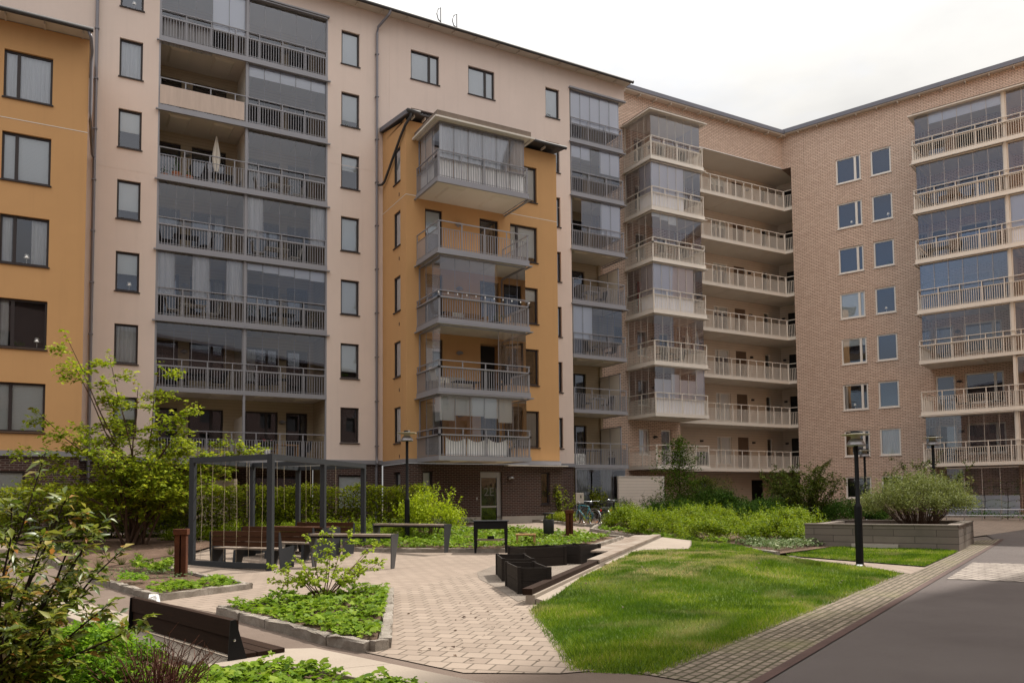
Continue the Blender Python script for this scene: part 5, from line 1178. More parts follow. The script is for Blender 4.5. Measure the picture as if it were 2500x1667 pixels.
def blob(n, clumps, shell=.45):
    """points in overlapping ellipsoid clumps (x,y,z,rx,ry,rz), denser to the outside"""
    w = np.array([c[3]*c[4]+c[3]*c[5] for c in clumps]); w = w/w.sum(); k = rng.choice(len(clumps), n, p=w); C = np.array(clumps)[k]
    d = rng.normal(size=(n,3)); d /= np.linalg.norm(d, axis=1)[:,None]; r = rng.random(n)**shell
    return C[:,:3]+d*C[:,3:]*r[:,None]
def clumped(n_cl, rx, ry, h, s, z0=.15, flat=.8):
    out = []
    for i in range(n_cl):
        a = random.uniform(0, 6.283); q = math.sqrt(random.random()); x = rx*q*math.cos(a); y = ry*q*math.sin(a); top = h*(1-.45*q*q)*random.uniform(.75, 1.08)
        sz = s*random.uniform(.65, 1.3); out.append((x, y, max(z0, top-sz*flat), sz, sz, sz*flat))
    return out
def stems_mesh(mb, n, rx, ry, h, r=.012, seg=4, wob=.12):
    for i in range(n):
        a = random.uniform(0, 6.283); q = math.sqrt(random.random()); x = rx*q*math.cos(a)*.9; y = ry*q*math.sin(a)*.9; hh = h*random.uniform(.6, 1.0)*(1-.3*q)
        mb.tube([(x*.35,y*.35,-.05),(x*.6+random.uniform(-wob,wob)*.5,y*.6,hh*.5),(x+random.uniform(-wob,wob),y+random.uniform(-wob,wob),hh)], [r, r*.7, r*.3], seg)
def shrub(label, x, y, rx, ry, h, n, size, mat, ncl=14, s=.3, z0=.12, group=None, nst=14, stem='bark', name='shrub', z=None, up=.5, aspect=.5, cat='shrub', spikes=0, rz=0.0, flat=.8, shell=.45):
    t = thing(name, label, cat, (x, y, gz(x, y) if z is None else z), rz, group)
    cl = clumped(ncl, rx, ry, h, s, z0, flat); P = blob(n, cl, shell); P = P[P[:,2] > .02]
    if spikes:
        ex = []
        for i in range(spikes):
            a = random.uniform(0, 6.283); q = math.sqrt(random.random()); bx = rx*q*math.cos(a); by = ry*q*math.sin(a); hz = h*(1-.4*q*q)
            ln = random.uniform(.15, .4)*h; dx, dy = random.gauss(0, .2), random.gauss(0, .2)
            for k in range(16): f = k/15; ex.append((bx+dx*ln*f+random.gauss(0,.02), by+dy*ln*f+random.gauss(0,.02), hz*.85+ln*f))
        P = np.concatenate([P, np.array(ex)])
    leaves('foliage', P, size, M[mat], t, up=up, aspect=aspect)
    if nst: mb = MB(); stems_mesh(mb, nst, rx, ry, h*.85); mb.build('stem', M[stem], t)
    return t
def curve_pts(a, b, k, sag, wob):
    a = Vector(a); b = Vector(b); out = []
    for i in range(k+1):
        f = i/k; p = a.lerp(b, f); p.z += sag*4*f*(1-f); w = wob*math.sin(math.pi*f); out.append(p+Vector((random.uniform(-w,w), random.uniform(-w,w), random.uniform(-w,w))))
    return out
def grow(mb, pts, r0, r1, nsub, ls, level, leafP, leafD, gap=.05, spread=.8, upb=.35, t0=.25, flatz=1.0, cl=1, jit=.03):
    n = len(pts); mb.tube(pts, [r0+(r1-r0)*i/(n-1) for i in range(n)], 6 if r0 > .02 else 4)
    def at(f):
        q = f*(n-1); i = min(n-2, int(q)); return pts[i].lerp(pts[i+1], q-i), (pts[i+1]-pts[i]).normalized()
    L = sum((pts[i+1]-pts[i]).length for i in range(n-1))
    if level == 0:
        k = max(2, int(L/gap))
        for i in range(k):
            p, d = at(.12+.88*i/(k-1))
            for _ in range(cl):
                leafP.append(tuple(p+Vector((random.gauss(0,jit),random.gauss(0,jit),random.gauss(0,jit*.6))))); leafD.append(tuple(d*.6+Vector((random.gauss(0,.6),random.gauss(0,.6),random.gauss(0,.25)))))
        return
    for j in range(nsub):
        f = t0+(1-t0)*(j+random.random()*.8)/nsub; p, d = at(min(.99, f)); rv = Vector((random.gauss(0,1),random.gauss(0,1),random.gauss(0,.6))); rv = (rv-d*rv.dot(d)).normalized()
        nd = (d*(1-spread*.5)+rv*spread+Vector((0,0,upb))); nd.z *= flatz; nd.normalize(); ln = ls*random.uniform(.55,1.15)*(1.1-.55*f)
        grow(mb, curve_pts(p, p+nd*ln, 3, random.uniform(-.02,.04)*ln, .04*ln), max(.003, (r0+(r1-r0)*f)*.5), .0025, nsub, ls*.5, level-1, leafP, leafD, gap, spread, upb, .15, flatz, cl, jit)
    p, d = at(.97); grow(mb, curve_pts(p, p+d*ls*.4, 2, 0, .02), r1, .002, 0, 0, 0, leafP, leafD, gap, spread, upb, .1, flatz, cl, jit)
def tree(name, label, cat, base, limbs, leafmat, size, barkmat='bark', nsub=5, ls=.8, level=2, gap=.06, r0=.05, r1=.012, aspect=.5, up=.4, spread=.8, upb=.3, flatz=1.0, cl=1, jit=.03, droop=0.0, t0=.25, group=None):
    t = thing(name, label, cat, base, 0, group); B = Vector(base); mb = MB(); LP = []; LD = []
    for pts in limbs:
        if isinstance(pts, dict): kw = dict(pts); P = kw.pop('p')
        else: kw = {}; P = pts
        P = [Vector(p)-B for p in P]; Q = []
        for i in range(len(P)-1):
            seg = curve_pts(P[i], P[i+1], 3, 0, .03*(P[i+1]-P[i]).length); Q += seg if i == 0 else seg[1:]
        grow(mb, Q, kw.get('r0', r0), kw.get('r1', r1), kw.get('nsub', nsub), kw.get('ls', ls), kw.get('level', level), LP, LD, gap, spread, upb, kw.get('t0', t0), flatz, cl, jit)
    mb.build('trunk', M[barkmat], t); leaves('crown', LP, size, M[leafmat], t, dirs=LD, aspect=aspect, up=up, droop=droop); return t, len(LP)
# ---- foreground bronze-leaved shrub at the left edge
b = (-.30, 6.35, .15)
tips = [(-.10,6.30,1.98),(-.27,5.95,1.62),(.02,6.32,1.66),(.14,6.42,1.55),(.26,6.42,1.50),(.36,6.44,1.28),(.14,6.22,1.34),(-.10,5.9,1.42),(.16,6.10,1.06),(.26,5.95,.96),(.50,6.08,.84),(-.24,5.78,1.15),(-.04,5.74,.92),(-.42,5.85,1.30),(-.45,6.2,1.66),(-.55,6.0,1.45),(-.1,6.8,1.35),(.12,6.8,1.12),(-.45,6.55,1.2)]
limbs = []
for i, tp in enumerate(tips):
    a = Vector(b)+Vector((random.uniform(-.06,.06), random.uniform(-.06,.06), 0)); c = a.lerp(Vector(tp), .5)+Vector((random.uniform(-.12,-.04), random.uniform(-.06,.06), .06))
    if i == 0: limbs.append({'p': [(-.42,6.15,.6),(-.28,6.25,1.3),tp], 'r0': .010, 'r1': .003, 'nsub': 9, 'ls': .10, 'level': 1, 't0': .35}); continue
    limbs.append({'p': [tuple(a), tuple(c), tp], 'r0': .014, 'r1': .004, 'nsub': 9, 'ls': .22, 'level': 1, 't0': .30})
tree('leafy_shrub', 'bronze tinged large leaved shrub overhanging the nearest bed and bench', 'shrub', b, limbs, 'L_fg', .090, 'bark_dark', gap=.014, aspect=.38, up=.6, spread=.9, upb=.15, flatz=.55, cl=2, jit=.012)
# ---- multi-stemmed spring maple behind the mulched bed
b = (1.9, 26.3, gz(1.9, 26.3)); bz_ = b[2]; limbs = []
for tp in [(.05,26.3,6.35),(.3,26.0,5.4),(1.2,26.8,5.9),(2.5,26.4,5.6),(1.9,26.1,4.9),(-.55,26.2,4.1),(-.75,26.0,3.1),(-.5,25.6,2.3),(3.4,26.2,4.4),(4.3,26.4,3.5),(4.9,26.2,2.9),(4.2,25.9,2.4),(2.9,25.6,3.6),(1.0,25.5,3.4),(.6,27,3.8),(3.2,27,3.1),(2.3,25.2,2.6),(5.3,26.6,3.3)]:
    a = (b[0]+random.uniform(-.25,.25), b[1]+random.uniform(-.2,.2), bz_-.1); m = Vector(a).lerp(Vector(tp), .45); m.z += .35; m.x = a[0]*.45+m.x*.55
    limbs.append({'p': [a, tuple(m), tp], 'r0': .045, 'r1': .008, 'nsub': 8, 'ls': 1.05, 'level': 2, 't0': .28})
_, nl = tree('maple_tree', 'many stemmed young maple with sparse yellow green spring leaves', 'tree', b, limbs, 'L_maple', .135, 'bark', gap=.06, aspect=.66, up=.7, spread=.95, upb=.12, flatz=.55, cl=2, jit=.05)
print('maple leaves', nl)
# ---- hornbeam hedge in front of the terraces
def hedge(label, x0, x1, y, th, top, n, z0=.0):
    cx = (x0+x1)/2; t = thing('hedge', label, 'hedge', (cx, y, gz(cx, y))); g0 = gz(cx, y); P = np.zeros((n,3)); ph = rng.random(40)*6.28
    P[:,0] = rng.uniform(x0, x1, n)-cx; lay = rng.integers(0, 9, n); H = top-g0
    P[:,2] = np.clip((lay+rng.normal(.5, .34, n))/9*H*(.97+.03*np.sin(P[:,0]*3.1+1)), .05, None)+.02*rng.normal(size=n); P[:,1] = (rng.random(n)-.5)*th*(1+.25*np.sin(P[:,0]*2.3+lay))
    gapm = np.sin(P[:,0]*2.1+lay*1.3+.4*lay*lay)+.6*np.sin(P[:,0]*5.3+lay*2.2); keep = (gapm > -1.0)|(rng.random(n) > .62); P = P[keep]
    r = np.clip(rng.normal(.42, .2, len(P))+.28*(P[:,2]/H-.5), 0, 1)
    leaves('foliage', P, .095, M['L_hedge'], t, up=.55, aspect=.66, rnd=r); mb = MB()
    for i in range(int((x1-x0)/.33)):
        x = x0-cx+i*.33+random.uniform(-.05,.05); mb.tube([(x,0,-.1),(x+random.uniform(-.1,.1),random.uniform(-.1,.1),H*.5),(x+random.uniform(-.15,.15),0,H*.93)], [.022,.016,.006], 5)
        for k in range(5): z = H*(.15+.16*k); s = random.choice((-1,1)); mb.tube([(x,0,z),(x+s*.3,random.uniform(-.25,.25),z+.12)], [.009,.003], 4)
    mb.build('stem', M['bark'], t); return t
hedge('clipped hornbeam hedge running along the terraces behind the pergola', -1.6, 12.4, 28.6, .8, 2.20, 42000)
# ---- low yellow-green shrubs under the hedge
for i, (x, y, rx, h) in enumerate([(4.9,27.0,.85,.62),(6.3,27.1,.9,.66),(7.7,26.9,.9,.70),(9.0,26.6,.85,.72),(9.9,25.6,.7,.70),(3.6,27.2,.8,.60)]):
    shrub('low yellow green shrub in the row between pergola and hedge', x, y, rx, .6, h, 2600, .06, 'L_spirea', 18, .24, .1, 'low shrubs in front of the hedge', 10, spikes=14)
# ---- bright bush
shrub('bright lime green bush by the tower, between pergola and entrance', 10.9, 25.4, 1.15, 1.0, 1.72, 5200, .085, 'L_bright', 30, .34, .45, None, 40, 'bark', up=.3, spikes=26, name='bush', cat='bush')
# ---- ground covers
def cover(name, label, poly, n, size, mat, h=.18, lob=True, dz=.06, cat='ground cover', holes=()):
    cxs = scatter(poly, n); P = []
    for x, y in cxs:
        if any(math.hypot(x-a, y-b) < c for a, b, c in holes): continue
        u = pnoise(x*2.1, y*2.1); 
        if u < .22 and random.random() < .6: continue
        P.append((x, y, gz(x, y)+dz+.03+h*u*random.uniform(.35, 1.05)))
    o = leaves(name, P, size, M[mat], None, lobed=lob, up=.9); return tag(o, label, cat, None, 'stuff')
cover('ground_cover', 'geranium leaves covering the wedge shaped bed', BED2, 2600, .105, 'L_ger', .20, holes=[(3.62,11.2,.25),(3.55,9.9,.22),(3.0,11.9,.2)])
cover('ground_cover', 'geranium leaves covering the front of the long bed', [(6.6,24.5),(7.9,23.2),(9.2,22.5),(10.8,21.85),(13.2,20.75),(15.4,22.2),(17.1,23.5),(15.2,27.2),(12.9,27.7),(10.2,26.6),(8,25.8)], 9500, .115, 'L_ger', .26, True, .06, holes=[(12.6,23.6,.3),(15.3,23.5,.3),(14.2,24.9,.35)])
cover('ground_cover', 'geranium leaves along the front edge of the mulched bed', [(1.5,14.9),(2.95,15.75),(2.75,17.0),(2.3,16.6),(1.35,15.8)], 620, .105, 'L_ger', .16)
cover('ground_cover', 'geranium clump in the middle of the mulched bed', [(1.5,19.3),(2.4,19.2),(2.3,20.7),(1.4,20.8)], 420, .11, 'L_ger', .38)
cover('ground_cover', 'silvery low herbs scattered in the mulched bed', [(.6,18.6),(2.3,16.9),(2.5,18.6),(2.2,22.0),(1.0,20.2)], 420, .07, 'L_silver', .14, False)
cover('ground_cover', 'bright green clump beside the left kerb of the mulched bed', [(.9,17.2),(1.4,16.9),(1.55,17.6),(1.1,17.9)], 190, .08, 'L_low', .25)
cover('ground_cover', 'geranium leaves filling the nearest bed inside the concrete ledge', [(1.15,7.55),(1.66,7.25),(1.95,6.85),(2.5,5.35),(2.45,4.6),(.9,5.8),(.75,7.4)], 2400, .088, 'L_ger', .20, True, .15)
cover('ground_cover', 'low silvery plants along the dark brick base', [(11,31.2),(15.6,31.2),(14.2,29.2),(12.9,28.8),(11,29.7)], 1500, .08, 'L_silver', .3, False)
cover('ground_cover', 'pale variegated leaves along the lawn edge of the large shrub bed', [(18.45,18.2),(17.75,16.5),(21.4,17.6),(22.3,18.6),(20.5,19.0),(19.2,19.6)], 2600, .10, 'L_var', .32, False)
cover('ground_cover', 'geraniums along the kerb of the large shrub bed', [(18.3,26.0),(18.5,23.0),(18.75,19.6),(19.2,19.8),(18.9,23.2),(18.8,26.4)], 1300, .11, 'L_ger', .25, True)
cover('ground_cover', 'green leaves behind the cycle rack', [(35.2,21.5),(36.3,22.4),(39.4,14.3),(38.4,13.8)], 1800, .12, 'L_dark', .4, False)
# ---- young shrub with layered twigs in the wedge bed
b = (3.62, 12.55, .05); limbs = []
for tp in [(3.05,13.0,.50),(3.45,12.9,1.02),(3.82,12.85,1.12),(4.62,12.75,.62),(4.5,12.8,.92),(4.12,12.9,1.10),(2.95,13.0,.36),(4.1,12.3,.52),(3.3,12.7,.40),(3.2,12.5,.72),(4.35,12.4,.66),(3.7,12.5,.85),(2.9,12.8,.62),(4.55,13.1,.78)]:
    a = (b[0]+random.uniform(-.05,.05), b[1]+random.uniform(-.05,.05), .05); m = Vector(a).lerp(Vector(tp), .4); m.z = max(m.z, .33)+.04
    limbs.append({'p': [a, tuple(m), tp], 'r0': .012, 'r1': .003, 'nsub': 6, 'ls': .30, 'level': 1, 't0': .42})
tree('young_shrub', 'young shrub with flat layered branches in the wedge shaped bed', 'shrub', b, limbs, 'L_small', .058, 'twig', gap=.018, aspect=.8, up=.35, spread=.95, upb=.05, flatz=.3, cl=2, jit=.016)
# ---- foreground low bush and dry twigs
shrub('dense fresh green low bush under the bronze leaved shrub', -.05, 7.25, .85, 1.1, .62, 19000, .048, 'L_low', 40, .2, .05, None, 24, 'twig', name='bush', cat='bush', z=.15, aspect=.6)
t = thing('dry_shrub', 'leafless reddish brown twiggy shrub beside the dark bench', 'shrub', (.62, 6.35, .15)); mb = MB(); DP = []
for i in range(170):
    a = random.uniform(0, 6.283); q = math.sqrt(random.random()); tip = Vector((.46*q*math.cos(a), .40*q*math.sin(a), random.uniform(.2, .6)*(1-.3*q))); base = Vector((tip.x*.3, tip.y*.3, 0)); P = curve_pts(base, tip, 3, .02, .03)
    mb.tube(P, [.006,.005,.0035,.002], 4)
    for k in range(2): s = P[1].lerp(P[3], random.random()); e = s+Vector((random.gauss(0,.06), random.gauss(0,.06), random.uniform(.04,.12))); mb.tube([s, e], [.003,.0015], 3)
    if random.random() < .3: DP.append(tuple(tip))
mb.build('twigs', M['twig'], t); tag(leaves('dry_leaves', DP, .035, M['L_bare'], t), kind='stuff')
# ---- shrubs right of the paving
for i, (x, y, rx, ry, h, lab) in enumerate([(20.6,27.0,.95,1.0,.95,'yellow green spirea beside the bicycles at the bed corner'), (19.75,24.2,1.2,1.5,1.0,'yellow green spirea behind the kerb, second from the bicycles'), (19.95,21.3,1.3,1.5,1.0,'yellow green spirea in the middle of the large shrub bed'), (21.0,19.5,1.5,1.0,1.0,'yellow green spirea next to the variegated leaves and the planter'), (23.0,21.0,1.7,1.3,1.2,'yellow green spirea in the second row behind the lone lamp'), (22.4,24.6,1.5,1.6,1.15,'yellow green spirea in the second row below the juniper')]):
    shrub(lab, x, y, rx, ry, h, 13000, .070, 'L_spirea', 60, .27, .1, None, 14, spikes=60)
for x, y, rx, ry, h, lab in [(24.6,29.0,1.7,1.2,1.15,'dark spreading juniper below the columnar tree'), (28.0,30.0,2.4,1.4,1.5,'large dark juniper mound in front of the gallery'), (31.8,29.5,2.3,1.5,1.15,'dark juniper mound in front of the black ground floor door'), (26.6,25.4,2.4,1.5,1.05,'dark juniper behind the spirea, left of the block planter'), (31.0,24.6,2.0,1.5,1.1,'dark juniper behind the block walled planter')]:
    shrub(lab, x, y, rx, ry, h, 13000, .11, 'L_dark', 50, .45, .1, None, 0, spikes=24, aspect=.36, name='juniper', cat='juniper', up=.2)
shrub('feathery dark conifer in front of the pale garden screen', 24.3, 32.2, .9, .6, 1.15, 2600, .08, 'L_dark', 16, .3, .15, None, 6, aspect=.28, name='conifer_shrub', cat='conifer')
def upright(label, x, y, h, r, n, mat, size=.09, z0=.15, name='tree', cat='tree', nst=6, leafy=1.0):
    t = thing(name, label, cat, (x, y, gz(x, y))); P = []; mb = MB(); mb.tube([(0,0,-.1),(.03,.02,h*.5),(0,0,h*.97)], [.05,.03,.008], 6)
    for i in range(n):
        f = (i+random.random())/n; z = z0+(h-z0)*f; rr = r*(math.sin(math.pi*min(1,.18+.82*f))**.7)*random.uniform(.35,1.3); a = i*2.4+random.uniform(-.4,.4); s = Vector((0,0,z)); e = Vector((rr*math.cos(a), rr*math.sin(a), z+rr*.35)); Q = curve_pts(s, e, 3, .03, .05)
        mb.tube(Q, [.012,.009,.006,.002], 4); k = int(26*leafy*(.5+rr))
        for j in range(k): g_ = .25+.75*random.random(); q = Q[0].lerp(Q[3], g_); P.append((q.x+random.gauss(0,.12), q.y+random.gauss(0,.12), q.z+random.gauss(0,.09)))
    mb.build('trunk', M['bark'], t); leaves('crown', P, size, M[mat], t, up=.5); return t
upright('narrow dark green tree rising in front of the lowest white corner balcony', 25.55, 29.6, 3.85, 1.15, 150, 'L_green', .115, leafy=1.0)
upright('thin dark yew like bush beside the closed grey parasol', 29.6, 32.4, 2.0, 1.5, 110, 'L_olive', .09, leafy=1.6, name='shrub', cat='shrub')
# sparse arching shrub left of the lone lamp, and stems behind the big bush
def arching(label, x, y, h, spread, n, mat, size, leafn=24, z=None, rr=.014, name='shrub', bz=.0):
    t = thing(name, label, 'shrub', (x, y, gz(x, y) if z is None else z)); mb = MB(); P = []
    for i in range(n):
        a = random.uniform(0, 6.283); q = random.uniform(.3, 1); tip = Vector((spread*q*math.cos(a), spread*q*math.sin(a), h*random.uniform(.62, 1.0)*(1.1-.35*q))); Q = curve_pts((tip.x*.12, tip.y*.12, -.05), tip, 6, h*.10, .05); mb.tube(Q, [rr*(1-.13*k) for k in range(7)], 5)
        for j in range(6):
            s = Q[random.randint(2, 6)]; e = s+Vector((random.gauss(0,.22), random.gauss(0,.22), random.uniform(.0,.35))); mb.tube([s, e], [.006,.002], 4)
            for k in range(leafn//4): f = random.random(); p = s.lerp(e, f); P.append((p.x+random.gauss(0,.035), p.y+random.gauss(0,.035), p.z+random.gauss(0,.03)))
        for k in range(leafn): p = Q[0].lerp(Q[6], 0); f = random.uniform(.35, 1)*6; i0 = min(5, int(f)); p = Q[i0].lerp(Q[i0+1], f-i0); P.append((p.x+random.gauss(0,.05), p.y+random.gauss(0,.05), p.z+random.gauss(0,.05)))
    mb.build('stem', M['bark_dark'], t); leaves('foliage', P, size, M[mat], t, up=.4); return t
arching('tall arching olive green shrub left of the lone lamp', 28.4, 24.6, 2.75, 2.1, 40, 'L_olive', .105, 90)
arching('tall dark stemmed shrub rising behind the bush in the block planter', 28.6, 19.4, 3.1, 2.2, 26, 'L_olive', .10, 50)
# big bush in the block planter
cx, cy = 24.55, 16.75
t = shrub('big rounded olive green bush growing in the block walled planter', cx, cy, 1.95, 1.5, 1.80, 22000, .070, 'L_willow', 80, .38, .75, None, 0, name='bush', cat='bush', z=.62, up=.3, spikes=60, aspect=.42)
mb = MB()
for i in range(190):
    a = random.uniform(0, 6.283); q = math.sqrt(random.random()); mb.tube(curve_pts((.55*q*math.cos(a)*1.3, .4*q*math.sin(a), 0), (1.75*q*math.cos(a), 1.3*q*math.sin(a), random.uniform(.7, 1.3)), 2, .05, .05), [.009,.006,.003], 4)
mb.build('stem', M['bark'], t)
# bed by the bicycles
shrub('mounded green shrub in the small bed by the teal bicycle', 19.75, 30.3, .75, 1.3, .62, 4200, .075, 'L_hedge', 24, .26, .08, None, 10)
arching('wispy shrub in front of the tower corner by the post box', 20.3, 31.6, 1.75, .8, 12, 'L_hedge', .10, 30)
arching('wispy shrub in front of the grey curtains behind the bicycles', 22.6, 32.0, 1.6, .8, 11, 'L_hedge', .10, 30)
arching('small bare branched shrub against the pale garden screen', 26.4, 32.6, 1.7, .7, 10, 'L_willow', .08, 14)
# climbers trained along the right block
for i in range(6):
    x0 = 36.4+i*.32; y0 = 21.6-i*.84
    t = thing('espalier_shrub', 'sparse espaliered shrub in front of the ground floor glazing', 'shrub', (x0, y0, gz(x0, y0)), math.atan2(-.934,.357), 'espaliered shrubs along the right block'); mb = MB(); P = []
    mb.tube([(0,0,-.05),(.05,0,.9),(0,0,1.75)], [.022,.016,.006], 5)
    for k in range(5):
        z = .5+k*.28
        for s in (-1, 1):
            L_ = random.uniform(.35,.6); mb.tube([(0,0,z),(s*L_*.5,.02,z+.08),(s*L_,0,z+.10)], [.009,.006,.002], 4)
            for j in range(7): f = random.random(); P.append((s*L_*f+random.gauss(0,.03), random.gauss(0,.05), z+.1*f+random.gauss(0,.03)))
    mb.build('stem', M['bark_dark'], t); leaves('foliage', P, .08, M['L_green'], t, up=.6)
# grass tufts in the mulched bed
for x, y in ((1.3,21.8),(1.75,22.8),(.8,21.4),(2.6,23.6)):
    t = thing('grass_tuft', 'small yellow green grass tuft in the mulched bed', 'grass tuft', (x, y, gz(x, y)+.05), 0, 'grass tufts in the mulch'); mb = MB()
    for i in range(60):
        a = random.uniform(0, 6.283); r = random.uniform(.04, .2); h = random.uniform(.12, .26); mb.add([(r*.2*math.cos(a)-.004,r*.2*math.sin(a),0),(r*.2*math.cos(a)+.004,r*.2*math.sin(a),0),(r*math.cos(a),r*math.sin(a),h)], [(0,1,2)])
    mb.build('blades', M['L_hedge'], t)
# fallen leaves on lawn edge and paving
t = tag(leaves('fallen_leaves', [(x, y, lawn_z(x, y)+.06) for x, y in scatter(LAWN, 90)]+[(x, y, gz(x, y)+.02) for x, y in scatter([(3.2,8.2),(4.1,6.7),(5.8,10.2),(5.2,12.9)], 25)], .06, M['L_bare'], None, up=2.0, aspect=.7), 'dry brown fallen leaves scattered over the lawn edge and bricks', 'fallen leaves', None, 'stuff')
F = lambda k: ZB[k]+.175
X0, Y0 = 0, 34.5
parasol('closed cream parasol on the open left balcony, third from top', 5.45, 35.3, F(4), 2.35, 'cream_cloth', .17, 1.55)
btable('dark table beside the closed cream parasol, third balcony from top', 5.55, 35.5, F(4), 0, .7, 1.3); chair('dark chair left of the table by the cream parasol', 4.75, 35.5, F(4), R(90)); chair('dark chair right of the table by the cream parasol', 6.25, 35.6, F(4), R(-90))
pot('clipped conifer in a terracotta pot, third balcony from top', 3.85, 34.95, F(4), .2, .33, 'terracotta', 'L_dark', .36, 260, 'cone')
pot('yellow flowering plant in a clay pot right of the potted conifer', 4.3, 34.95, F(4), .2, .26, 'terracotta', 'L_green', .16, 90, 'ball', 'yellow')
pot('small terracotta pot with herbs at the left end, third balcony from top', 3.4, 34.9, F(4), .13, .2, 'terracotta', 'L_green', .14, 60)
t = thing('railing_cloth', 'beige striped windbreak cloth tied to the railing, second balcony from top', 'cloth', (3.12, 34.5, F(5))); mb = MB(); folds(mb, .02, 3.3, -.03, .05, .83, .012, .5); mb.add([(.02,-.035,.05),(.03,-.035,.05),(.03,-.035,.83),(.02,-.035,.83)],[(0,1,2,3)]); mb.build('cloth', M['beige_cloth'], t)
for k, side, x, lab in ((3,'left',4.3,'table behind the glazing of the fourth left balcony'), (3,'right',8.0,'white table behind the curtained glazing of the fourth right balcony'), (4,'right',8.1,'white table behind the glazing of the third right balcony'), (2,'right',8.3,'table on the fifth right balcony behind clear glass'), (1,'right',8.2,'table on the sixth right balcony behind clear glass'), (1,'left',4.9,'table on the sixth left balcony behind clear glass'), (0,'right',8.5,'wooden table on the lowest right balcony'), (2,'left',4.6,'table between the white curtains of the fifth left balcony')):
    btable(lab, x, 35.45, F(k), 0, .65, 1.0, 'white_paint' if 'white' in lab else ('wood_pale' if 'wooden' in lab else 'dk_cloth'))
    chair('chair left of the '+lab.replace('behind the glazing of','on').replace('behind clear glass','')[:70].strip(), x-.75, 35.4, F(k), R(90), 'white_paint' if 'white' in lab else 'dk_cloth'); chair('chair right of the '+lab.replace('behind the glazing of','on').replace('behind clear glass','')[:70].strip(), x+.78, 35.5, F(k), R(-80), 'white_paint' if 'white' in lab else 'dk_cloth')
pot('pink flowers in a white pot on the lowest right balcony', 7.6, 35.0, F(0), .13, .5, 'white_paint', 'L_green', .22, 80, 'ball', 'flower')
pot('leafy plant at the left end of the sixth right balcony', 6.9, 34.95, F(2), .15, .4, 'dk_cloth', 'L_green', .35, 150)
pot('dark green plant at the right end of the fifth right balcony', 9.6, 34.95, F(2), .15, .4, 'dk_cloth', 'L_dark', .35, 150)
def sofa(label, x, y, z, l=1.5, mat='white_paint', rz=0):
    t = thing('outdoor_sofa', label, 'sofa', (x, y, z), rz); s = MB(); s.bbox(-l/2,l/2,-.35,.35,.12,.40,.03); s.build('seat', M[mat], t); b = MB(); b.bbox(-l/2,l/2,.22,.36,.40,.75,.03); b.build('backrest', M[mat], t)
    for sx in (-1, 1): a = MB(); a.bbox(sx*l/2-.07,sx*l/2+.07,-.34,.36,.12,.58,.02); a.build('armrest', M[mat], t)
    c = MB(); c.bbox(-l/2+.1,-.05,.05,.20,.41,.68,.04); c.build('cushion', M['cream_cloth'], t); return t
TB = lambda i: TZ[i]+.175
sofa('pale sofa with cushions on the second lowest tower balcony', 14.3, 30.9, TB(1), 1.6, 'plinth'); btable('low black table in front of the pale sofa, second lowest tower balcony', 14.6, 30.1, TB(1), 0, .6, 1.1, 'dk_cloth', .42)
chair('black chair at the right end of the second lowest tower balcony', 16.4, 30.2, TB(1), R(-70)); chair('white chair at the left end of the second lowest tower balcony', 13.4, 30.2, TB(1), R(100), 'white_paint')
sofa('brown wicker sofa on the middle tower balcony', 15.0, 30.9, TB(2), 1.7, 'wood_pale'); chair('grey chair at the left end of the middle tower balcony', 13.5, 30.4, TB(2), R(80)); pot('plant on the table of the middle tower balcony', 16.3, 30.3, TB(2), .14, .3, 'dk_cloth', 'L_green', .25, 90)
pot('bushy pale plant at the right end of the lowest tower balcony', 16.4, 29.85, TB(0), .2, .4, 'dk_cloth', 'L_silver', .42, 260)
for i, x in enumerate((13.4, 14.35, 15.3)):
    t = thing('railing_cloth', ['left','middle','right'][i]+' one of three draped white cloths on the lowest tower balcony railing', 'cloth', (x, 29.50, TB(0))); mb = MB(); vs = []; fs = []; n = 12
    for a in range(n+1):
        u = a/n
        for b_ in range(6): v = b_/5; vs.append((.9*u, .025*math.sin(a*1.3+b_*.9), .04+(.76-.16*math.sin(math.pi*u)-.04)*v))
    for a in range(n):
        for b_ in range(5): fs.append((a*6+b_, (a+1)*6+b_, (a+1)*6+b_+1, a*6+b_+1))
    mb.add(vs, fs); mb.build('cloth', M['curtain'], t, True)
t = thing('light_chain', 'string of small bulbs along the handrail of the middle tower balcony', 'string lights', (13.03, 29.35, TZ[2]+1.24)); mb = MB(); mb.tube([(0,-.03,0)]+[(i*.43,-.03,-.03*(i%2)) for i in range(11)], .006, 4); mb.build('cable', M['black'], t); mb = MB()
for i in range(11): mb.lathe([(0,-.09),(.025,-.07),(.022,-.03),(.008,0)], (i*.42,-.03,-.01), 8)
mb.build('bulbs', M['lamp_white'], t, True)
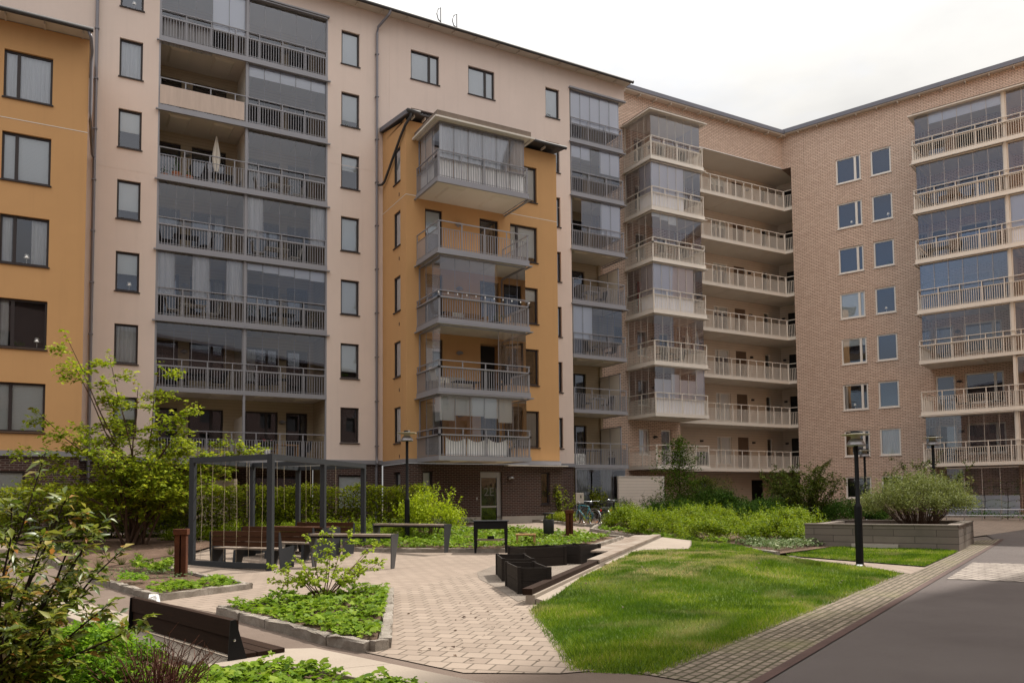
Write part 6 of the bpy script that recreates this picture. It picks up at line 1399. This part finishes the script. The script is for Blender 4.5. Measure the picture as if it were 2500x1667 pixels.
# right-hand pink bay
t = thing('heat_pump', 'white air heat pump unit on the lowest balcony of the right grey bay', 'heat pump', (23.4, 34.95, F(0)), R(8)); mb = MB(); mb.bbox(-.38,.38,-.15,.15,.03,.58,.02); mb.build('casing', M['white_paint'], t); mb = MB(); mb.torus((.08,-.155,.30), .20, .012, (0,1,0), 24, 5); mb.torus((.08,-.155,.30), .12, .008, (0,1,0), 20, 5); mb.build('fan_grille', M['alu'], t)
btable('black table on the lowest balcony of the right grey bay', 24.6, 35.4, F(0), 0, .6, .8, 'dk_cloth', .8); pot('dry ornamental grass in a black box, lowest balcony of the right grey bay', 25.5, 34.9, F(0), .22, .42, 'dk_cloth', 'L_bare', .28, 120)
for k, x, lab in ((1, 24.9, 'second lowest'), (2, 25.2, 'third lowest'), (3, 24.6, 'fourth lowest')):
    btable('grey table on the %s balcony of the right grey bay' % lab, x, 35.3, F(k), 0, .6, .8, 'grey'); chair('dark chair left of the grey table, %s balcony of the right grey bay' % lab, x-.7, 35.3, F(k), R(90)); chair('dark chair right of the grey table, %s balcony of the right grey bay' % lab, x+.7, 35.4, F(k), R(-90))
# white corner balconies
AX = lambda x: 26.42+x
t = thing('banner', 'narrow red hanging banner with pale letters on a white corner balcony', 'banner', (28.9, 36.62, F(3)+.4)); mb = MB(); mb.box(-.14,.14,-.02,0,0,1.75); mb.build('cloth', M['red_cloth'], t)
text_mesh('lettering', 'VANA', .34, M['cream_cloth'], t, (.06, -.025, 1.62), (R(90), R(90), 0)).data.transform(Matrix.Translation((.62, 0, 0)))
parasol('closed pale parasol behind glass, third white corner balcony from below', 31.25, 35.3, F(2), 2.2, 'white_paint', .13, 1.2)
for k, lab in ((5, 'second from top'), (4, 'third from top'), (2, 'third from below')):
    btable('pale table on the white corner balcony, %s' % lab, 29.8, 35.5, F(k), 0, .65, .9, 'white_paint' if k != 2 else 'dk_cloth'); chair('chair on the white corner balcony, %s' % lab, 30.7, 35.4, F(k), R(-90), 'white_paint' if k != 2 else 'dk_cloth')
pot('leafy hanging plant on the white corner balcony, third from top', 28.6, 36.2, F(4), .12, 1.2, 'dk_cloth', 'L_olive', .3, 110)
parasol('closed blue grey parasol on the ground in front of the gallery wall', 31.0, 34.0, gz(31,34), 2.15, 'blue_cloth', .2, 1.15)
# balconies of the right block
def onR(s, d): v = eB*s+nB*d; return v.x, v.y
for k, s, lab in ((5, 9.6, 'second balcony from top'), (4, 10.3, 'third balcony from top'), (1, 8.6, 'second balcony from below'), (0, 9.3, 'lowest balcony')):
    x, y = onR(s, 49.9); a = math.atan2(-.934, .357); btable('brown table on the %s of the right block' % lab, x, y, F(k), a, .7, 1.1, 'wood_pale' if k == 5 else 'dk_cloth')
    for j, q in enumerate((-.85, .85)): x2, y2 = onR(s+q, 49.9); chair('dark chair on the %s of the %s, right block' % (('far side','near side')[j], lab), x2, y2, F(k), a+R(-90 if j else 90)*-1)
# ground lamp ornament: white star lamps etc. are left inside the windows
# ================= the far side of the courtyard (behind and beside the photographer), it shows in the panes; the thin orange house is added to shade the road
def far_house(label, loc, rz, w, d, h, mat, rows, cols):
    t = thing('apartment_house', label, 'building', loc, rz); mb = MB(); H = [(w*(i+.3)/cols, w*(i+.7)/cols, 1.2+2.85*j, 2.9+2.85*j) for i in range(cols) for j in range(rows)]
    wall(mb, 0, w, -1, h, H, d=.2); mb.quad((0,0,-1),(0,0,h),(0,d,h),(0,d,-1)); mb.quad((w,0,-1),(w,d,-1),(w,d,h),(w,0,h)); mb.quad((w,d,-1),(0,d,-1),(0,d,h),(w,d,h)); mb.quad((0,0,h),(w,0,h),(w,d,h),(0,d,h))
    mb.build('wall', [M[mat], M['interior']], t); q = MB(); q.box(-.3, w+.3, -.4, d+.3, h+.01, h+.3); q.build('roof', M['grey_d'], t); return t
far_house('orange plastered apartment house added out of view on the right, sized to shade the road', (28.9, 11.5, 0), math.atan2(-.934,.357)+math.pi*0-0, 26, 3, 32, 'orange', 9, 7)
far_house('dark brick apartment house on the opposite side of the courtyard, behind the photographer', (46, -34, 0), math.pi-R(29), 95, 12, 17, 'dark_brick', 5, 24)
# ================= light and air
SUN_AZ, SUN_EL = R(12), R(50)            # from +X towards +Y
w = bpy.data.worlds.new('World'); scene.world = w; w.use_nodes = True; nt = w.node_tree; nt.nodes.clear()
out = nt.nodes.new('ShaderNodeOutputWorld'); bg = nt.nodes.new('ShaderNodeBackground'); bg.inputs[1].default_value = .1
sky = nt.nodes.new('ShaderNodeTexSky'); sky.sky_type = 'NISHITA'; sky.sun_disc = False; sky.sun_elevation = SUN_EL; sky.sun_rotation = math.pi/2-SUN_AZ
tc = nt.nodes.new('ShaderNodeTexCoord'); mp = nt.nodes.new('ShaderNodeMapping'); mp.inputs['Scale'].default_value = (1.2, 1.2, 3.0); mp.inputs['Location'].default_value = (.3, .9, .2)
nt.links.new(tc.outputs['Generated'], mp.inputs[0])
n1 = nt.nodes.new('ShaderNodeTexNoise'); n1.inputs['Scale'].default_value = 1.6; n1.inputs['Detail'].default_value = 7; n1.inputs['Roughness'].default_value = .6; nt.links.new(mp.outputs[0], n1.inputs['Vector'])
r1 = nt.nodes.new('ShaderNodeValToRGB'); r1.color_ramp.elements[0].position = .30; r1.color_ramp.elements[1].position = .52; r1.color_ramp.elements[0].color = (.65,.65,.65,1); nt.links.new(n1.outputs['Fac'], r1.inputs[0])
n2 = nt.nodes.new('ShaderNodeTexNoise'); n2.inputs['Scale'].default_value = 2.7; n2.inputs['Detail'].default_value = 6; nt.links.new(mp.outputs[0], n2.inputs['Vector'])
r2 = nt.nodes.new('ShaderNodeValToRGB'); r2.color_ramp.elements[0].position = .32; r2.color_ramp.elements[1].position = .62; r2.color_ramp.elements[0].color = (7.9,7.8,7.6,1); r2.color_ramp.elements[1].color = (10.3,10.0,9.5,1); nt.links.new(n2.outputs['Fac'], r2.inputs[0])
# an overcast dome is brighter overhead than at the rooftops
sep = nt.nodes.new('ShaderNodeSeparateXYZ'); nt.links.new(tc.outputs['Generated'], sep.inputs[0])
ma = nt.nodes.new('ShaderNodeMath'); ma.operation = 'MULTIPLY_ADD'; ma.inputs[1].default_value = 1.60; ma.inputs[2].default_value = -.14; nt.links.new(sep.outputs[2], ma.inputs[0])
mc = nt.nodes.new('ShaderNodeMath'); mc.operation = 'MAXIMUM'; mc.inputs[1].default_value = .26; nt.links.new(ma.outputs[0], mc.inputs[0])
sc_ = nt.nodes.new('ShaderNodeVectorMath'); sc_.operation = 'SCALE'; nt.links.new(r2.outputs[0], sc_.inputs[0]); nt.links.new(mc.outputs[0], sc_.inputs['Scale'])
# a blue gap in the cloud low over the roofs behind the photographer
dt = nt.nodes.new('ShaderNodeVectorMath'); dt.operation = 'DOT_PRODUCT'; dt.inputs[1].default_value = Vector((-.95, .09, .22)).normalized(); nt.links.new(tc.outputs['Generated'], dt.inputs[0])
da = nt.nodes.new('ShaderNodeMath'); da.operation = 'MULTIPLY_ADD'; da.inputs[1].default_value = .22; nt.links.new(n2.outputs['Fac'], da.inputs[0]); nt.links.new(dt.outputs['Value'], da.inputs[2])
dr_ = nt.nodes.new('ShaderNodeMapRange'); dr_.inputs[1].default_value = 1.045; dr_.inputs[2].default_value = 1.10; dr_.inputs[3].default_value = 1; dr_.inputs[4].default_value = .50; nt.links.new(da.outputs[0], dr_.inputs[0])
mm = nt.nodes.new('ShaderNodeMath'); mm.operation = 'MULTIPLY'; nt.links.new(r1.outputs[0], mm.inputs[0]); nt.links.new(dr_.outputs[0], mm.inputs[1])
mx = nt.nodes.new('ShaderNodeMix'); mx.data_type = 'RGBA'; nt.links.new(mm.outputs[0], mx.inputs[0]); nt.links.new(sky.outputs[0], mx.inputs[6]); nt.links.new(sc_.outputs[0], mx.inputs[7])
nt.links.new(mx.outputs[2], bg.inputs[0]); nt.links.new(bg.outputs[0], out.inputs[0])
sl = bpy.data.lights.new('sun', 'SUN'); sl.energy = 3.2; sl.angle = R(1.2); sl.color = (1, .95, .86); so = bpy.data.objects.new('sun', sl); COL.objects.link(so)
sd = Vector((math.cos(SUN_AZ)*math.cos(SUN_EL), math.sin(SUN_AZ)*math.cos(SUN_EL), math.sin(SUN_EL))); so.rotation_euler = sd.to_track_quat('Z', 'Y').to_euler(); so.location = (20, 0, 40)
# ================= camera
cam = bpy.data.cameras.new('camera'); co = bpy.data.objects.new('camera', cam); COL.objects.link(co); scene.camera = co
pit, rol, yaw = R(3.25515), R(-.51519), R(-29.12035)
f0 = Vector((0, math.cos(pit), math.sin(pit))); u0 = Vector((0, -math.sin(pit), math.cos(pit))); r0_ = Vector((1,0,0))
rt_ = r0_*math.cos(rol)+u0*math.sin(rol); up_ = -r0_*math.sin(rol)+u0*math.cos(rol); Rz = Matrix.Rotation(yaw, 3, 'Z')
rt_, up_, f0 = Rz @ rt_, Rz @ up_, Rz @ f0
mw = Matrix((( rt_.x, up_.x, -f0.x, 0), (rt_.y, up_.y, -f0.y, 0), (rt_.z, up_.z, -f0.z, 1.65), (0,0,0,1))); co.matrix_world = mw
cam.sensor_fit = 'HORIZONTAL'; cam.sensor_width = 36; cam.lens = 1973.75/2500*36; cam.shift_y = 269.48/2500; cam.clip_start = .05; cam.clip_end = 2000
scene.view_settings.view_transform = 'Standard'; scene.view_settings.look = 'None'; scene.view_settings.exposure = 0.95; scene.view_settings.gamma = 1.0
scene.cycles.max_bounces = 8; scene.cycles.diffuse_bounces = 4; scene.cycles.glossy_bounces = 4; scene.cycles.transparent_max_bounces = 24; scene.cycles.transmission_bounces = 4; scene.cycles.sample_clamp_indirect = 6
scene.cycles.use_denoising = True
